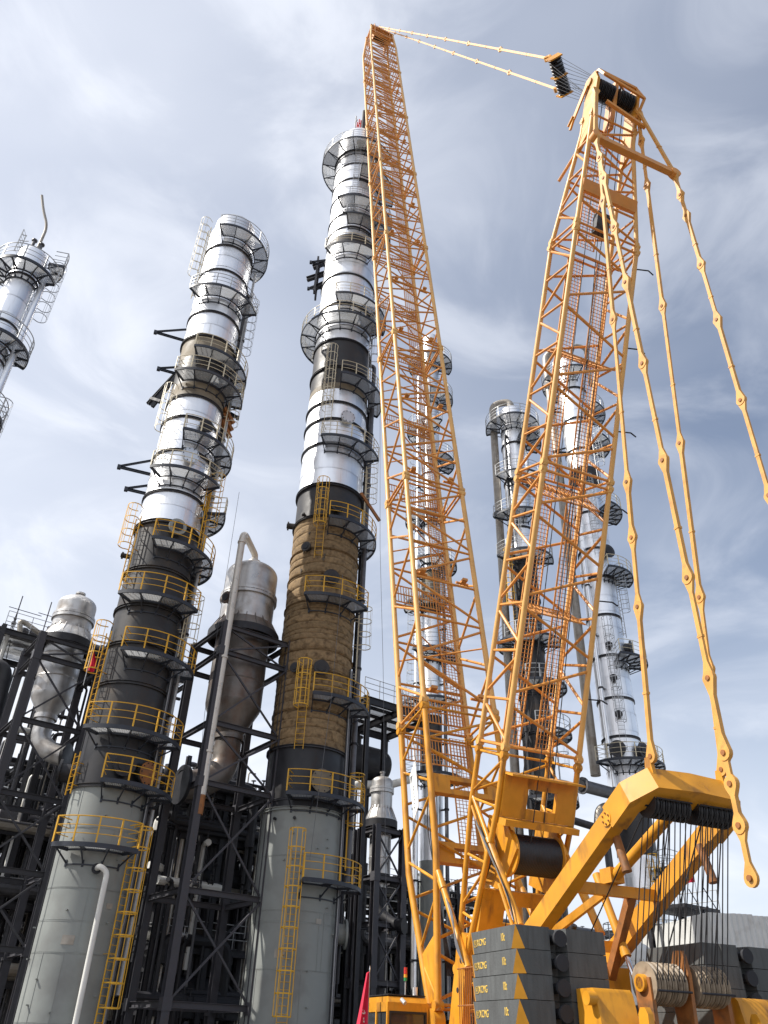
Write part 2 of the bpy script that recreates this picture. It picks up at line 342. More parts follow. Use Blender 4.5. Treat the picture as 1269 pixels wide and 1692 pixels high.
# ------------------------------------------------------------------ towers
SHEETS = {}
class Tower:
    def __init__(s, name, label, cat, px, py, dist, r):
        p = at_dist(px, py, dist); s.x, s.y, s.r = p.x, p.y, r
        s.dir = Vector((-p.x, -p.y, 0)).normalized()
        s.root = thing(name, label, cat, (p.x, p.y, 0), math.atan2(-p.y, -p.x))
    def z(s, py, rr=None):
        rr = s.r if rr is None else rr
        q = Vector((s.x, s.y, 0)) + s.dir * rr
        return z_at(q.x, q.y, py)
    def P(s, r, a, z): return Vector((r * math.cos(R_(a)), r * math.sin(R_(a)), z))
    def shell(s, z0, z1, m, r=None, name='shell', n=56, rows=6, lab=None):
        r = r or s.r; mb = MB()
        prof = [(r, z0 + (z1 - z0) * i / rows) for i in range(rows + 1)]
        mb.lathe(prof, n); o = obj(name, mb, m, s.root)
        if lab: o['label'] = lab
        return o
    def clad(s, z0, z1, m='cladding', course=1.25, nseg=8, r=None, under=True):
        """metal cladding: overlapping sheets, each a part, over a dull core"""
        r = r or s.r
        if under: s.shell(z0, z1, 'cladding_dull', r - .03, 'core', 40, 1)
        k = max(1, round((z1 - z0) / course)); h = (z1 - z0) / k; st = 360.0 / nseg
        key = (round(r, 3), round(h, 3), nseg)
        if key not in SHEETS:
            mb = MB(); ns = max(4, int(st / 6)); rows = [(0.012, -.02), (0.004, .03), (0.010, .35), (.008, .7), (-.004, 1.0)]
            for i in range(ns + 1):
                a = R_(-st / 2 * 1.02 + st * 1.02 * i / ns); lap = .006 * (1 - i / ns)
                for dr, t in rows: mb.v.append(((r + dr + lap) * math.cos(a), (r + dr + lap) * math.sin(a), t * h))
            for i in range(ns):
                for q in range(4): mb.f.append((i * 5 + q, i * 5 + 5 + q, i * 5 + 6 + q, i * 5 + 1 + q))
            SHEETS[key] = mb.mesh('cladding_sheet')
        me = SHEETS[key]
        if not me.materials: me.materials.append(MATS[m])
        for c in range(k):
            for j in range(nseg):
                a = (j + (c % 2) * .5) * st
                o = link('cladding_sheet', me, None, s.root, (0, 0, z0 + c * h), (R_(random.uniform(-.1, .1) * min(1, r / 1.7)), R_(random.uniform(-.1, .1) * min(1, r / 1.7)), R_(a + random.uniform(-.4, .4))))
                if me.materials[0] != MATS[m]:
                    o.material_slots[0].link = 'OBJECT'; o.material_slots[0].material = MATS[m]
    def bands(s, z0, z1, m, h=0.8, r=None):
        """bulging insulation courses with grooves between"""
        r = r or s.r; cuts = [z0]
        while cuts[-1] < z1 - h * .6: cuts.append(cuts[-1] + h * random.choice((.6, .8, 1.0, 1.0, 1.25, 1.5)))
        cuts[-1] = z1
        for c in range(len(cuts) - 1):
            mb = MB(); n = 72; rows = 7; w1, w2 = random.uniform(0, 6), random.uniform(0, 6); hc = cuts[c + 1] - cuts[c]; dr = random.uniform(-.012, .02)
            for i in range(n):
                a = 2 * math.pi * i / n; dent = -.03 * max(0, math.sin(2 * a + w2)) ** 8
                for q in range(rows):
                    bul = (0, .75, 1, 1, 1, .8, .05)[q]; t = (0, .08, .3, .5, .7, .92, 1.0)[q]
                    rr = r - .05 + .05 * bul + dr * bul + dent * bul + .014 * math.sin(3 * a + w1) + .008 * math.sin(11 * a + w2) + random.uniform(-.008, .008)
                    zz = cuts[c] + t * hc + .02 * math.sin(2 * a + 1.0) + .012 * math.sin(9 * a + c)
                    mb.v.append((rr * math.cos(a), rr * math.sin(a), zz))
            for i in range(n):
                j = (i + 1) % n
                for q in range(rows - 1): mb.f.append((i * rows + q, j * rows + q, j * rows + q + 1, i * rows + q + 1))
            link('insulation_band', mb.mesh('insulation_band', 60), m, s.root)
        for k in range(26):                                # torn flaps and gashes
            a0, zz = random.uniform(-80, 85), random.uniform(z0 + .5, z1 - .5); mb = MB(); w = random.uniform(2, 5)
            mb.prism([s.P(r + .005, a0, zz), s.P(r + .005, a0 + w * .5, zz + random.uniform(.04, .12)), s.P(r + .005, a0 + w, zz + .02), s.P(r + .03, a0 + w * .6, zz - random.uniform(.1, .45)), s.P(r + .005, a0 + w * .2, zz - .12)], s.P(.035, a0 + w / 2, 0)); obj('torn_flap', mb, 'torn_insulation', s.root)
        s.shell(z0, z1, 'shell_black', r - .06, 'core', 40, 1)
    def ring(s, z, dr=.10, h=.09, m='ring_dark', r=None, name='stiffener_ring'):
        r = r or s.r; mb = MB()
        mb.lathe([(r - .02, z - h), (r + dr, z - h), (r + dr, z - h * .72), (r + dr * .3, z - h * .6), (r + dr * .3, z + h * .6), (r + dr, z + h * .72), (r + dr, z + h), (r - .02, z + h)], 56)
        return obj(name, mb, m, s.root)
    def head(s, z, r=None, hh=.9, m='cladding', name='head'):
        r = r or s.r; mb = MB()
        mb.lathe([(max(.002, r * math.cos(R_(t))), z + hh * math.sin(R_(t))) for t in range(0, 91, 10)], 48)
        return obj(name, mb, m, s.root)
    def platform(s, z, a0, a1, w=1.25, rail='rail_yellow', r=None, floor='grating', step=25.0, knee=True, rails=True, toe='platform_steel'):
        r = r or s.r; ri, ro = r + .10, r + w; n = max(3, int((a1 - a0) / 6)); mb = MB()
        mb.sector(ro - .03, ro + .025, z - .12, z + .07, a0, a1, n)
        mb.sector(ri - .02, ri + .04, z - .10, z - .02, a0, a1, n)
        for a in (a0, a1): mb.beam(s.P(ri, a, z - .035), s.P(ro, a, z - .035), .06, .18, side=(-math.sin(R_(a)), math.cos(R_(a)), 0))
        pl = obj('platform', mb, toe, s.root)
        k = max(2, round((a1 - a0) / step)); da = (a1 - a0) / k
        for i in range(k):
            b0, b1 = a0 + i * da, a0 + (i + 1) * da
            f = MB(); f.sector(ri + .02, ro - .03, z + .01, z + .04, b0 + .25, b1 - .25, max(2, int(da / 7)))
            obj('floor_panel', f, floor, pl)
        for i in range(k + 1):
            a = a0 + i * da; sd = (-math.sin(R_(a)), math.cos(R_(a)), 0); b = MB()
            if 0 < i < k: b.beam(s.P(ri, a, z - .06), s.P(ro - .04, a, z - .06), .05, .11, side=sd)
            if knee:
                b.beam(s.P(ro - .3, a, z - .10), s.P(r + .02, a, z - .62 * min(1.0, w / 1.2)), .05, .06, side=sd)
                b.beam(s.P(r + .01, a, z - .80 * min(1.0, w / 1.2)), s.P(r + .01, a, z - .45), .09, .05, side=sd)
            if b.v: obj('bracket', b, 'platform_steel', pl)
        if knee and a1 - a0 > 40:
            b = MB(); b.sector(r + .01, r + .06, z - .66, z - .61, a0, a1, n); obj('knee_ring', b, 'platform_steel', pl)
        if rails:
            rr = ro - .01; arc = R_(a1 - a0) * rr; kp = max(2, round(arc / 1.05))
            for i in range(kp + 1):
                a = a0 + (a1 - a0) * i / kp; b = MB(); b.beam(s.P(rr, a, z + .05), s.P(rr, a, z + 1.12), .065, .05, side=(-math.sin(R_(a)), math.cos(R_(a)), 0)); obj('post', b, rail, pl)
            for hz, rad in ((1.12, .028), (.76, .019), (.42, .019)):
                b = MB(); b.path([s.P(ri + .15, a0, z + hz)] + [s.P(rr, a0 + (a1 - a0) * i / n, z + hz) for i in range(n + 1)] + [s.P(ri + .15, a1, z + hz)], rad, 5); obj('rail', b, rail, pl)
        return pl
    def ladder(s, a, z0, z1, m='rail_yellow', r=None, out=.28, cage=True, face=0.0):
        r = r or s.r; mb = MB(); d = s.P(1, a + face, 0); t = Vector((-d.y, d.x, 0)); o0 = s.P(r + out, a, 0); wd = .23
        for k in (-1, 1): mb.beam(o0 + t * k * wd + Vector((0, 0, z0)), o0 + t * k * wd + Vector((0, 0, z1)), .055, .025, side=d)
        q = z0 + .2
        while q < z1: mb.tube(o0 - t * wd + Vector((0, 0, q)), o0 + t * wd + Vector((0, 0, q)), .014, 4, cap=False); q += .3
        for q in (z0 + .4, (z0 + z1) / 2, z1 - .5): mb.beam(o0 + Vector((0, 0, q)) + t * wd, s.P(r - .02, a, q) + t * wd * .8, .05, .02, side=t); mb.beam(o0 + Vector((0, 0, q)) - t * wd, s.P(r - .02, a, q) - t * wd * .8, .05, .02, side=t)
        la = obj('ladder', mb, m, s.root)
        if cage and z1 - z0 > 2.6:
            h = MB(); cr = .40
            pts = [o0 - t * wd] + [o0 + d * (.38 + cr * math.cos(R_(b))) * 1.0 + t * cr * math.sin(R_(b)) for b in range(-100, 101, 25)] + [o0 + t * wd]
            for i in range(len(pts) - 1): h.beam(pts[i], pts[i + 1], .012, .055, side=d if abs((pts[i + 1] - pts[i]).normalized().dot(d)) < .7 else t)
            hm = h.mesh('hoop'); q = z0 + 2.2 if z1 - z0 > 4 else z0 + 1.0
            zs = []
            while q <= z1 + .9: zs.append(q); q += .85
            for q in zs: link('hoop', hm, m, la, (0, 0, q))
            b = MB()
            for bb in (-75, -38, 0, 38, 75):
                p = o0 + d * (.38 + cr * math.cos(R_(bb))) + t * cr * math.sin(R_(bb)); b.beam(p + Vector((0, 0, zs[0])), p + Vector((0, 0, zs[-1])), .04, .012, side=t)
            obj('cage_strap', b, m, la)
        return la
    def nozzle(s, a, z, rn=.25, ln=.45, m='shell_soot', r=None, blind=None, name='nozzle'):
        r = r or s.r; d = s.P(1, a, 0); c = s.P(r - .05, a, z); mb = MB()
        mb.tube(c, c + d * ln, rn, 18); mb.disc(c + d * (ln + .03), d, rn * 1.45, .10, 20)
        o = obj(name, mb, m, s.root)
        b = MB(); b.disc(c + d * (ln + .10), d, rn * (1.42 if blind else .85), .05, 20); obj('cover', b, blind or 'shell_black', o)
        if blind:
            for i in range(10):
                bo = MB(); ax = frame_of(d); an = R_(36 * i); p = c + d * (ln + .12) + (ax[0] * math.cos(an) + ax[1] * math.sin(an)) * rn * 1.22; bo.disc(p, d, .03, .09, 6); obj('bolt', bo, 'dark_steel', o)
        return o
    def davit(s, a, z, ln=2.6, drop=1.0, spread=.5, m='platform_steel'):
        """triangular lifting bracket sticking out from the shell"""
        mb = MB(); d = s.P(1, a, 0); t = Vector((-d.y, d.x, 0))
        tip = s.P(s.r + ln, a, z)
        mb.ibeam(s.P(s.r - .05, a, z), tip, .13, .16, side=t); mb.ibeam(s.P(s.r - .05, a, z + drop), tip + Vector((0, 0, .05)), .10, .12, side=t); mb.box((tip.x - .1, tip.y - .1, tip.z - .14), (tip.x + .1, tip.y + .1, tip.z + .12))
        return obj('support_bracket', mb, m, s.root)
    def riser(s, a, z0, z1, rad=.2, off=.5, m='pipe_white', top=True, n=14):
        pts = [s.P(s.r + off, a, z0), s.P(s.r + off, a, z1)]
        if top: pts.append(s.P(s.r - .1, a, z1))
        mb = MB(); mb.path(bend(pts, rad * 2.2), rad, n); o = obj('pipe', mb, m, s.root)
        q = z0 + 3
        while q < z1 - 1.5:
            b = MB(); b.beam(s.P(s.r - .02, a, q), s.P(s.r + off, a, q), .12, .10); b.lathe([(rad + .02, -.06), (rad + .05, -.06), (rad + .05, .06), (rad + .02, .06)], 16, s.P(s.r + off, a, q)); obj('pipe_clamp', b, 'dark_steel', o); q += 4.5
        return o

# --- tall column with brown insulation (beside the boom)
T3 = Tower('distillation_tower', 'tallest column, brown banded insulation between a grey base and silver top', 'tower', 551, 757, 43.0, 2.12)
z = T3.z
zg, zb, zi, zd, zs1, zk, zs2 = z(1335), z(1232), z(852), z(800), z(652), z(560), z(398)
ztop = z(222)
T3.shell(0, zg, 'shell_grey', name='skirt'); T3.ring(zg, .10, .08, 'shell_grey'); T3.ring(zg * .55, .012, .03, 'shell_grey', name='weld_seam')
T3.shell(zg, zb, 'shell_black'); T3.ring(zg + .45, .06, .05); T3.ring(zb, .12, .07)
T3.bands(zb, zi, 'insulation', .46)
for q in (1170, 1105, 1072, 992, 945, 905): T3.ring(z(q), .06, .035, 'insulation', name='band_ring')
T3.ring(zi, .13, .06); T3.shell(zi, zd, 'shell_soot'); T3.ring(zd, .15, .09)
T3.clad(zd, zs1 + .6, course=1.3, nseg=10)
for q in (732, 692, 664): T3.ring(z(q), .11, .07)
T3.shell(zs1 + .6, z(632), 'shell_tan'); T3.shell(z(632), zk, 'shell_soot'); T3.ring(z(606), .12, .08); T3.ring(z(560), .10, .07)
T3.clad(zk, zs2, course=1.3, nseg=10)
for q in (530, 500, 452): T3.ring(z(q), .09, .06)
T3.shell(zs2, z(386), 'shell_soot'); T3.clad(z(386), ztop + 1.0, course=1.35, nseg=10)
for q in (375, 352, 320, 295, 270, 248): T3.ring(z(q), .08, .06)
T3.head(ztop + 1.0, hh=1.1)
T3.platform(z(1450, 3.3), 5, 90, 1.1); T3.platform(z(1308, 3.3), -16, 86, 1.1); T3.platform(z(1142, 3.3), 0, 90, 1.1)
T3.platform(z(978, 3.3), -18, 60, 1.1); T3.platform(z(850, 3.3), 1, 122, 1.1, rail='rail_yellow'); T3.platform(z(716, 3.3), -17, 74, 1.1, rail='rail_pale')
T3.platform(z(612, 3.3), 1, 112, 1.1, rail='rail_pale'); T3.platform(z(512, 3.4), -152, 62, 1.2, rail='rail_pale'); T3.platform(z(479, 3.4), -17, 104, 1.1, rail='rail_pale')
T3.platform(z(399, 3.2), -42, 40, 1.1, rail='rail_pale', toe='ring_dark'); T3.platform(z(352, 3.2), -12, 90, 1.2, rail='rail_grey')
T3.platform(z(322, 3.3), -28, 100, 1.25, rail='rail_grey'); T3.platform(z(270, 3.3), 5, 100, 1.3, rail='rail_grey'); T3.platform(z(226, 3.4), -158, 60, 1.3, rail='rail_grey')
T3.ladder(-3, .3, z(1400, 2.4)); T3.ladder(-12, z(1238, 2.4), z(1100, 2.4)); T3.ladder(-10, z(922, 2.4), z(808, 2.4)); T3.ladder(-15, z(722, 2.4), z(592, 2.4), 'rail_pale')
T3.ladder(84, z(1098, 2.4), z(980, 2.4), 'rail_pale'); T3.ladder(78, z(842, 2.4), z(740, 2.4), 'rail_pale'); T3.ladder(84, z(1420, 2.4), z(1260, 2.4)); T3.ladder(-4, z(345, 2.4), z(235, 2.4), 'rail_grey', cage=False)
T3.ladder(60, z(610), z(500), 'rail_grey')
T3.nozzle(20, z(1290), .42, .3, 'shell_black', blind='shell_tan', name='manhole'); T3.nozzle(8, z(1105), .3, .3, 'shell_soot'); T3.nozzle(12, z(838), .32, .4, 'shell_soot', name='manhole')
T3.nozzle(-88, z(846), .2, .45); T3.nozzle(-45, z(846), .1, .2); T3.nozzle(18, z(690), .36, .3, 'cladding_dull', blind='cladding_dull', name='manhole'); T3.nozzle(-28, z(1105), .2, .3); T3.nozzle(-30, z(905), .22, .3); T3.nozzle(12, z(955), .34, .3, name='manhole')
T3.nozzle(95, z(1530), .45, .5, 'shell_grey'); T3.nozzle(0, z(240), .28, .3, 'shell_soot')
for a in (-38, -10): T3.nozzle(a, zg - .5, .05, .12, 'shell_black')
for q, a in ((440, -100), (415, -80)):
    T3.davit(a, z(q), 1.2, .8)
mb = MB()                                              # scorched lifting trunnion plates on the flank
for dz, ln, w in ((0, 1.5, .30), (1.5, 1.1, .34), (-1.3, .9, .3)):
    a = -96; mb.ibeam(T3.P(2.05, a, z(418) + dz), T3.P(2.1 + ln, a - 6, z(418) + dz - .35), w, .42)
for da in (-9, 5): mb.beam(T3.P(2.75, -98 + da, z(395)), T3.P(2.75, -98 + da, z(452)), .40, .16, side=(1, 0, 0))
obj('trunnion', mb, 'ring_dark', T3.root)
for i, (a, h, m) in enumerate(((-25, 2.4, 'rail_grey'), (-12, 1.7, 'plastic_red'), (-6, 1.5, 'plastic_red'), (2, 3.2, 'ring_dark'), (8, 3.6, 'ring_dark'), (-18, 1.2, 'plastic_red'))):
    mb = MB(); mb.tube(T3.P(1.6, a, ztop + 1.2), T3.P(1.6, a, ztop + 1.8 + h), .06 if m != 'ring_dark' else .16, 8); mb.tube(T3.P(1.6, a, ztop + 1.6 + h * .6), T3.P(1.6, a + 6, ztop + 1.6 + h * .8), .05, 6); obj('vent_pole', mb, m, T3.root)
T3.riser(100, 8.0, z(560), .16, .45, 'pipe_grey'); T3.riser(112, 4.0, z(600), .12, .4, 'pipe_dark')
mb = MB(); mb.beam(T3.P(2.2, 66, z(792)), T3.P(3.4, 82, z(830)), .12, .2); obj('support_bracket', mb, 'rust_orange', T3.root)

def base_details(t, zt, r, seed):
    rnd = random.Random(seed); q = 1.9
    while q < zt - .5:
        t.ring(q, .012, .022, 'shell_grey', name='weld_seam')
        for k in range(3):
            a = rnd.uniform(-170, 170); mb = MB(); mb.beam(t.P(r + .004, a, q), t.P(r + .004, a, min(zt, q + 2.4)), .035, .016, side=(-math.sin(R_(a)), math.cos(R_(a)), 0)); obj('weld_seam', mb, 'shell_grey', t.root)
        q += 2.4
    for a, zz, w, h in ((-20, zt * .42, .5, .34), (30, zt * .55, .3, .22)):
        mb = MB(); mb.sector(r + .004, r + .02, zz, zz + h, a, a + math.degrees(w / r), 4); obj('name_plate', mb, 'pipe_insul', t.root)
    for k in range(16):
        a = rnd.uniform(-90, 90); zz = rnd.uniform(1.5, zt - .6); mb = MB(); mb.beam(t.P(r - .02, a, zz), t.P(r + .13, a, zz), .07, .05); obj('clip', mb, 'shell_grey', t.root)
    for a, rad, m in ((62, .035, 'pipe_dark'), (66, .03, 'rail_grey'), (-64, .03, 'pipe_dark'), (71, .05, 'pipe_grey')):
        mb = MB(); mb.path([t.P(r + .14, a, .2), t.P(r + .14, a, zt * .5), t.P(r + .15, a + 1, zt * .5 + .3), t.P(r + .14, a, zt + 8)], rad, 6); obj('conduit', mb, m, t.root)
base_details(T3, zg, 2.12, 3)

# --- column left of it (scorched lower half)
T2 = Tower('distillation_tower', 'silver topped column with scorched black middle and white pipe down its grey base', 'tower', 295, 803, 40.0, 1.74)
z = T2.z
zg, zb, zs, zk0, zk1, ztop = z(1298), z(1205), z(862), z(655), z(556), z(372)
T2.shell(0, zg, 'shell_grey', name='skirt'); T2.ring(zg, .10, .08, 'shell_soot'); T2.ring(zg * .5, .01, .03, 'shell_grey', name='weld_seam')
T2.shell(zg, zb, 'shell_black'); T2.shell(zb, zs, 'shell_soot')
for q in (1128, 1062, 1000, 938): T2.ring(z(q), .10, .08, 'shell_soot')
T2.ring(zs, .13, .10); base_details(T2, zg, 1.74, 9)
T2.clad(zs, zk0, course=1.25, nseg=8)
for q in (812, 745, 690): T2.ring(z(q), .10, .07)
T2.ring(zk0, .10, .07); T2.shell(zk0, z(632), 'shell_tan'); T2.shell(z(632), z(588), 'shell_soot'); T2.shell(z(588), zk1, 'shell_tan'); T2.ring(zk1, .12, .08)
T2.clad(zk1, ztop, course=1.25, nseg=8)
for q in (516, 447, 407): T2.ring(z(q), .09, .07)
T2.shell(ztop, ztop + 1.4, 'cladding_dull', 1.55); T2.head(ztop + 1.4, 1.55, .6, 'cladding_dull')
T2.platform(z(1395, 2.9), -41, 36, 1.1); T2.platform(z(1288, 2.9), -10, 84, 1.1); T2.platform(z(1200, 2.9), -39, 76, 1.1); T2.platform(z(1072, 2.9), -20, 88, 1.1)
T2.platform(z(978, 2.9), -38, 56, 1.1); T2.platform(z(888, 2.9), -15, 125, 1.1); T2.platform(z(800, 2.9), 72, 140, 1.3, rail='rail_pale'); T2.platform(z(770, 2.9), -38, 54, 1.1, rail='rail_pale')
T2.platform(z(708, 2.9), -9, 115, 1.1, rail='rail_pale'); T2.platform(z(610, 2.9), -38, 88, 1.1, rail='rail_pale', toe='ring_dark'); T2.platform(z(572, 2.9), -19, 102, 1.1, rail='rail_pale')
T2.platform(z(470, 2.9), -49, 68, 1.1, rail='rail_grey'); T2.platform(z(372, 2.9), -25, 128, 1.1, rail='rail_grey')
T2.ladder(48, .3, z(1392, 2.1)); T2.ladder(-62, z(1310, 2.1), z(1240, 2.1)); T2.ladder(-60, z(1180, 2.1), z(1040, 2.1)); T2.ladder(-58, z(960, 2.1), z(850, 2.1)); T2.ladder(70, z(1060, 2.1), z(970, 2.1), 'rail_pale')
T2.ladder(66, z(890, 2.1), z(770, 2.1), 'rail_yellow'); T2.ladder(84, z(700, 2.1), z(600, 2.1), 'rail_pale'); T2.ladder(82, z(575, 2.1), z(460, 2.1), 'rail_grey'); T2.ladder(-66, z(480, 2.1), z(368, 2.1), 'rail_pale'); T2.ladder(-45, z(760, 2.1), z(650, 2.1), 'rail_pale')
T2.ladder(60, z(820, 2.1), z(760, 2.1)); T2.ladder(86, z(1290, 2.1), z(1200, 2.1))
T2.nozzle(10, z(1265), .36, .4, 'shell_black', name='manhole'); T2.nozzle(44, z(1270), .38, .35, 'shell_soot', blind='rust_orange', name='manhole'); T2.nozzle(12, z(872), .34, .35, 'shell_grey', name='manhole')
T2.nozzle(-90, z(905), .14, .4); T2.nozzle(14, z(1050), .36, .25, 'shell_soot', name='manhole'); T2.nozzle(-92, z(1270), .42, .7, 'shell_black'); T2.nozzle(24, z(700), .32, .35, 'shell_soot', name='manhole'); T2.nozzle(8, z(755), .36, .3, 'cladding_dull', blind='cladding_dull', name='manhole')
for q, ln in ((545, 1.9), (600, 1.1), (768, 1.8), (800, 1.1)): T2.davit(-88, z(q), ln, 1.1 if ln > 1.5 else .6)
T2.davit(96, z(640), 1.0, .4)
mb = MB()
for k in range(3): mb.ibeam(T2.P(1.7, -88 - k * 5, z(606) + .3 * k), T2.P(2.7 + .2 * k, -100 - k * 4, z(652) + .25 * k), .22, .3)
mb.beam(T2.P(2.2, -92, z(648)), T2.P(2.9, -100, z(640)), .25, .2); obj('trunnion', mb, 'ring_dark', T2.root)
mb = MB()
for k in range(3): mb.beam(T2.P(1.75, 78 + k * 4, z(640) - .4 * k), T2.P(2.5, 92 + k * 3, z(655) - .5 * k), .25, .25)
obj('torn_bracket', mb, 'rust_orange', T2.root)
zn = z(1436); d = T2.P(1, 16, 0); mb = MB()
mb.path(bend([T2.P(1.70, 4, zn), T2.P(2.4, 6, zn + .05), T2.P(2.45, 14, zn - .15), T2.P(2.25, 16, .2)], .22), .115, 12)
pp = obj('drain_pipe', mb, 'pipe_white', T2.root); mb = MB(); mb.disc(T2.P(1.95, 4.5, zn), T2.P(1, 5, 0), .21, .10, 18); obj('flange', mb, 'dark_steel', pp)
T2.riser(88, 3, z(410), .09, .35, 'rail_grey', top=False); T2.riser(118, 3, z(430), .2, .5, 'pipe_grey')

# --- slim column at the picture's edge
T1 = Tower('distillation_tower', 'slim silver column with bent vent pipe on its top', 'tower', 43, 454, 36.0, .80)
z = T1.z; zt = z(412)
T1.shell(0, 12, 'shell_grey', name='skirt'); T1.clad(12, zt, course=1.3, nseg=6)
for q in (454, 530, 585, 660): T1.ring(z(q), .06, .05)
T1.head(zt, hh=.5)
T1.platform(z(432, 1.7), -130, 60, .95, rail='rail_grey'); T1.platform(zt - .15, 66, 170, .95, rail='rail_grey'); T1.platform(z(545, 1.7), -50, 105, .95, rail='rail_grey'); T1.platform(z(655, 1.7), 20, 120, .95, rail='rail_grey'); T1.platform(z(810, 1.9), -60, 60, 1.2, rail='rail_grey')
T1.ladder(80, z(540), z(420), 'rail_grey'); T1.ladder(92, z(720), z(640), 'rail_grey'); T1.ladder(-120, zt + .2, zt + 2.2, 'rail_grey')
mb = MB(); mb.path(bend([(0, 0, zt + .3), (0, 0, zt + 3.0), (-.1, -.55, zt + 4.2), (-.15, -.95, zt + 5.4)], .9, 7), .08, 10); obj('vent_pipe', mb, 'pipe_insul', T1.root)
for a, dz in ((20, .5), (-60, .7), (120, .4)):
    mb = MB(); mb.tube(T1.P(.35, a, zt + .1), T1.P(.35, a, zt + .5 + dz), .09, 10); mb.disc(T1.P(.35, a, zt + .5 + dz), (0, 0, 1), .16, .08, 14); obj('nozzle', mb, 'pipe_grey', T1.root)
T1.riser(60, 6, z(430), .17, .32, 'cladding', n=12)

# --- column behind the boom
T4 = Tower('distillation_tower', 'thin silver column with many railed platforms seen through the boom lattice', 'tower', 712, 1080, 56.0, .80)
z = T4.z; zt = z(552)
T4.shell(0, z(1420), 'shell_grey', name='skirt'); T4.shell(z(1290), z(1180), 'shell_soot'); T4.clad(z(1420), z(1290), course=1.5, nseg=6); T4.clad(z(1180), z(1010), course=1.5, nseg=6); T4.shell(z(1010), z(940), 'shell_tan'); T4.clad(z(940), zt, course=1.5, nseg=6); T4.head(zt, hh=.5)
for q in (1090, 1000, 930, 860, 780, 700): T4.ring(z(q), .07, .06)
for k, (q, a0, a1) in enumerate(((1275, -60, 120), (1150, -120, 60), (1068, -40, 110), (985, -110, 50), (918, -30, 130), (842, -120, 40), (745, -10, 130), (692, -130, 30), (640, 0, 130), (582, -120, 120))): T4.platform(z(q, 2), a0, a1, 1.35, rail='rail_grey')
for q0, q1, a in ((1145, 1070, -80), (1060, 990, -80), (910, 845, -85), (840, 700, -85)): T4.ladder(a, z(q0), z(q1), 'rail_grey')
T4.riser(-60, 3, z(620), .2, .45, 'cladding', n=12); T4.riser(60, 3, z(900), .13, .4, 'pipe_grey')

# --- pair of columns behind the derrick mast
T5 = Tower('distillation_tower', 'shorter column with a curved overhead pipe, silver above and dark below', 'tower', 858, 850, 57.0, 1.08)
z = T5.z; zt = z(672)
T5.shell(0, z(1300), 'shell_soot', name='skirt'); T5.shell(z(1300), z(905), 'shell_soot'); T5.clad(z(905), zt, course=1.4, nseg=6); T5.head(zt, hh=.6, m='cladding')
for q in (1210, 1145, 1060, 985, 920, 870, 790, 730): T5.ring(z(q), .09, .08)
for q, a0, a1 in ((1315, -20, 140), (1200, 0, 130), (1120, -10, 130), (1045, -120, 100), (905, -56, 100), (838, -60, 40), (775, -45, 100), (708, 20, 125), (682, -100, 140)): T5.platform(z(q, 2.4), a0, a1, 1.4, rail='rail_grey')
T5.ladder(-10, z(900), z(840), 'rail_grey'); T5.ladder(-40, z(1040), z(910), 'rail_yellow'); T5.ladder(95, z(1310), z(1200), 'rail_grey')
mb = MB(); mb.path(bend([T5.P(0, 0, zt + .2), T5.P(0.02, 0, zt + 1.6), T5.P(1.75, -96, zt + 1.6), T5.P(1.75, -96, 4)], .9, 8), .34, 16); obj('overhead_pipe', mb, 'pipe_insul', T5.root)
T5.riser(-30, 4, z(720), .12, .35, 'pipe_dark'); T5.riser(30, 8, z(950), .1, .35, 'pipe_dark')
T5.nozzle(60, z(1130), .4, .5, 'shell_black')
mb = MB(); mb.disc(T5.P(1.75, -96, z(835)), (0, 0, 1), .55, .25, 16); obj('flange', mb, 'ring_dark', T5.root)

T6 = Tower('distillation_tower', 'long bright silver column with caged ladder beside the derrick mast', 'tower', 1000, 1040, 61.0, 1.36)
z = T6.z; zt = z(590)
T6.shell(0, z(1565), 'shell_grey', name='skirt'); T6.clad(z(1565), z(1412), course=1.5, nseg=8); T6.shell(z(1412), z(1302), 'shell_soot'); T6.clad(z(1302), z(800), course=1.45, nseg=8); T6.shell(z(800), z(770), 'shell_soot', 1.4); T6.clad(z(770), zt, course=1.45, nseg=8)
T6.head(zt, hh=.8)
for q in (1302, 1216, 1152, 1082, 1015, 952, 905, 845, 740, 690, 640): T6.ring(z(q), .09, .09)
for q, a0, a1, rl in ((1552, -80, 110, 'rail_grey'), (1430, 40, 120, 'rail_grey'), (1252, -42, 120, 'rail_pale'), (1078, 18, 112, 'rail_pale'), (935, 20, 120, 'rail_pale'), (826, 40, 128, 'rail_pale'), (712, 50, 130, 'rail_grey'), (660, 40, 130, 'rail_grey'), (604, -150, 30, 'rail_grey')): T6.platform(z(q, 2.8), a0, a1, 1.5, rail=rl, step=18)
T6.ladder(6, z(1245), z(1040), 'rail_grey'); T6.ladder(62, z(1050), z(950), 'rail_grey'); T6.ladder(10, z(920), z(800), 'rail_grey'); T6.ladder(55, z(800), z(720), 'rail_grey'); T6.ladder(30, z(1545), z(1420), 'rail_yellow')
for q in (1068, 1122, 1182): T6.nozzle(4, z(q), .2, .3, 'shell_black')
for q, a in ((1262, -10), (1262, 55), (1085, 78), (930, 40)): T6.nozzle(a, z(q) + 1, .42, .5, 'ring_dark', name='manhole')
mb = MB(); mb.path(bend([T6.P(1.0, -20, zt + .9), T6.P(1.2, -60, zt + 2.2), T6.P(2.2, -82, zt + 1.6), T6.P(2.15, -84, z(1272))], .8, 8), .38, 16); obj('overhead_pipe', mb, 'pipe_insul', T6.root)
mb = MB(); mb.path(bend([T6.P(1.0, 20, zt + .5), T6.P(1.0, 60, zt + 2.4), T6.P(2.0, 90, zt + 2.2), T6.P(2.0, 96, zt - 3)], .8, 8), .22, 14); obj('overhead_pipe', mb, 'pipe_insul', T6.root)
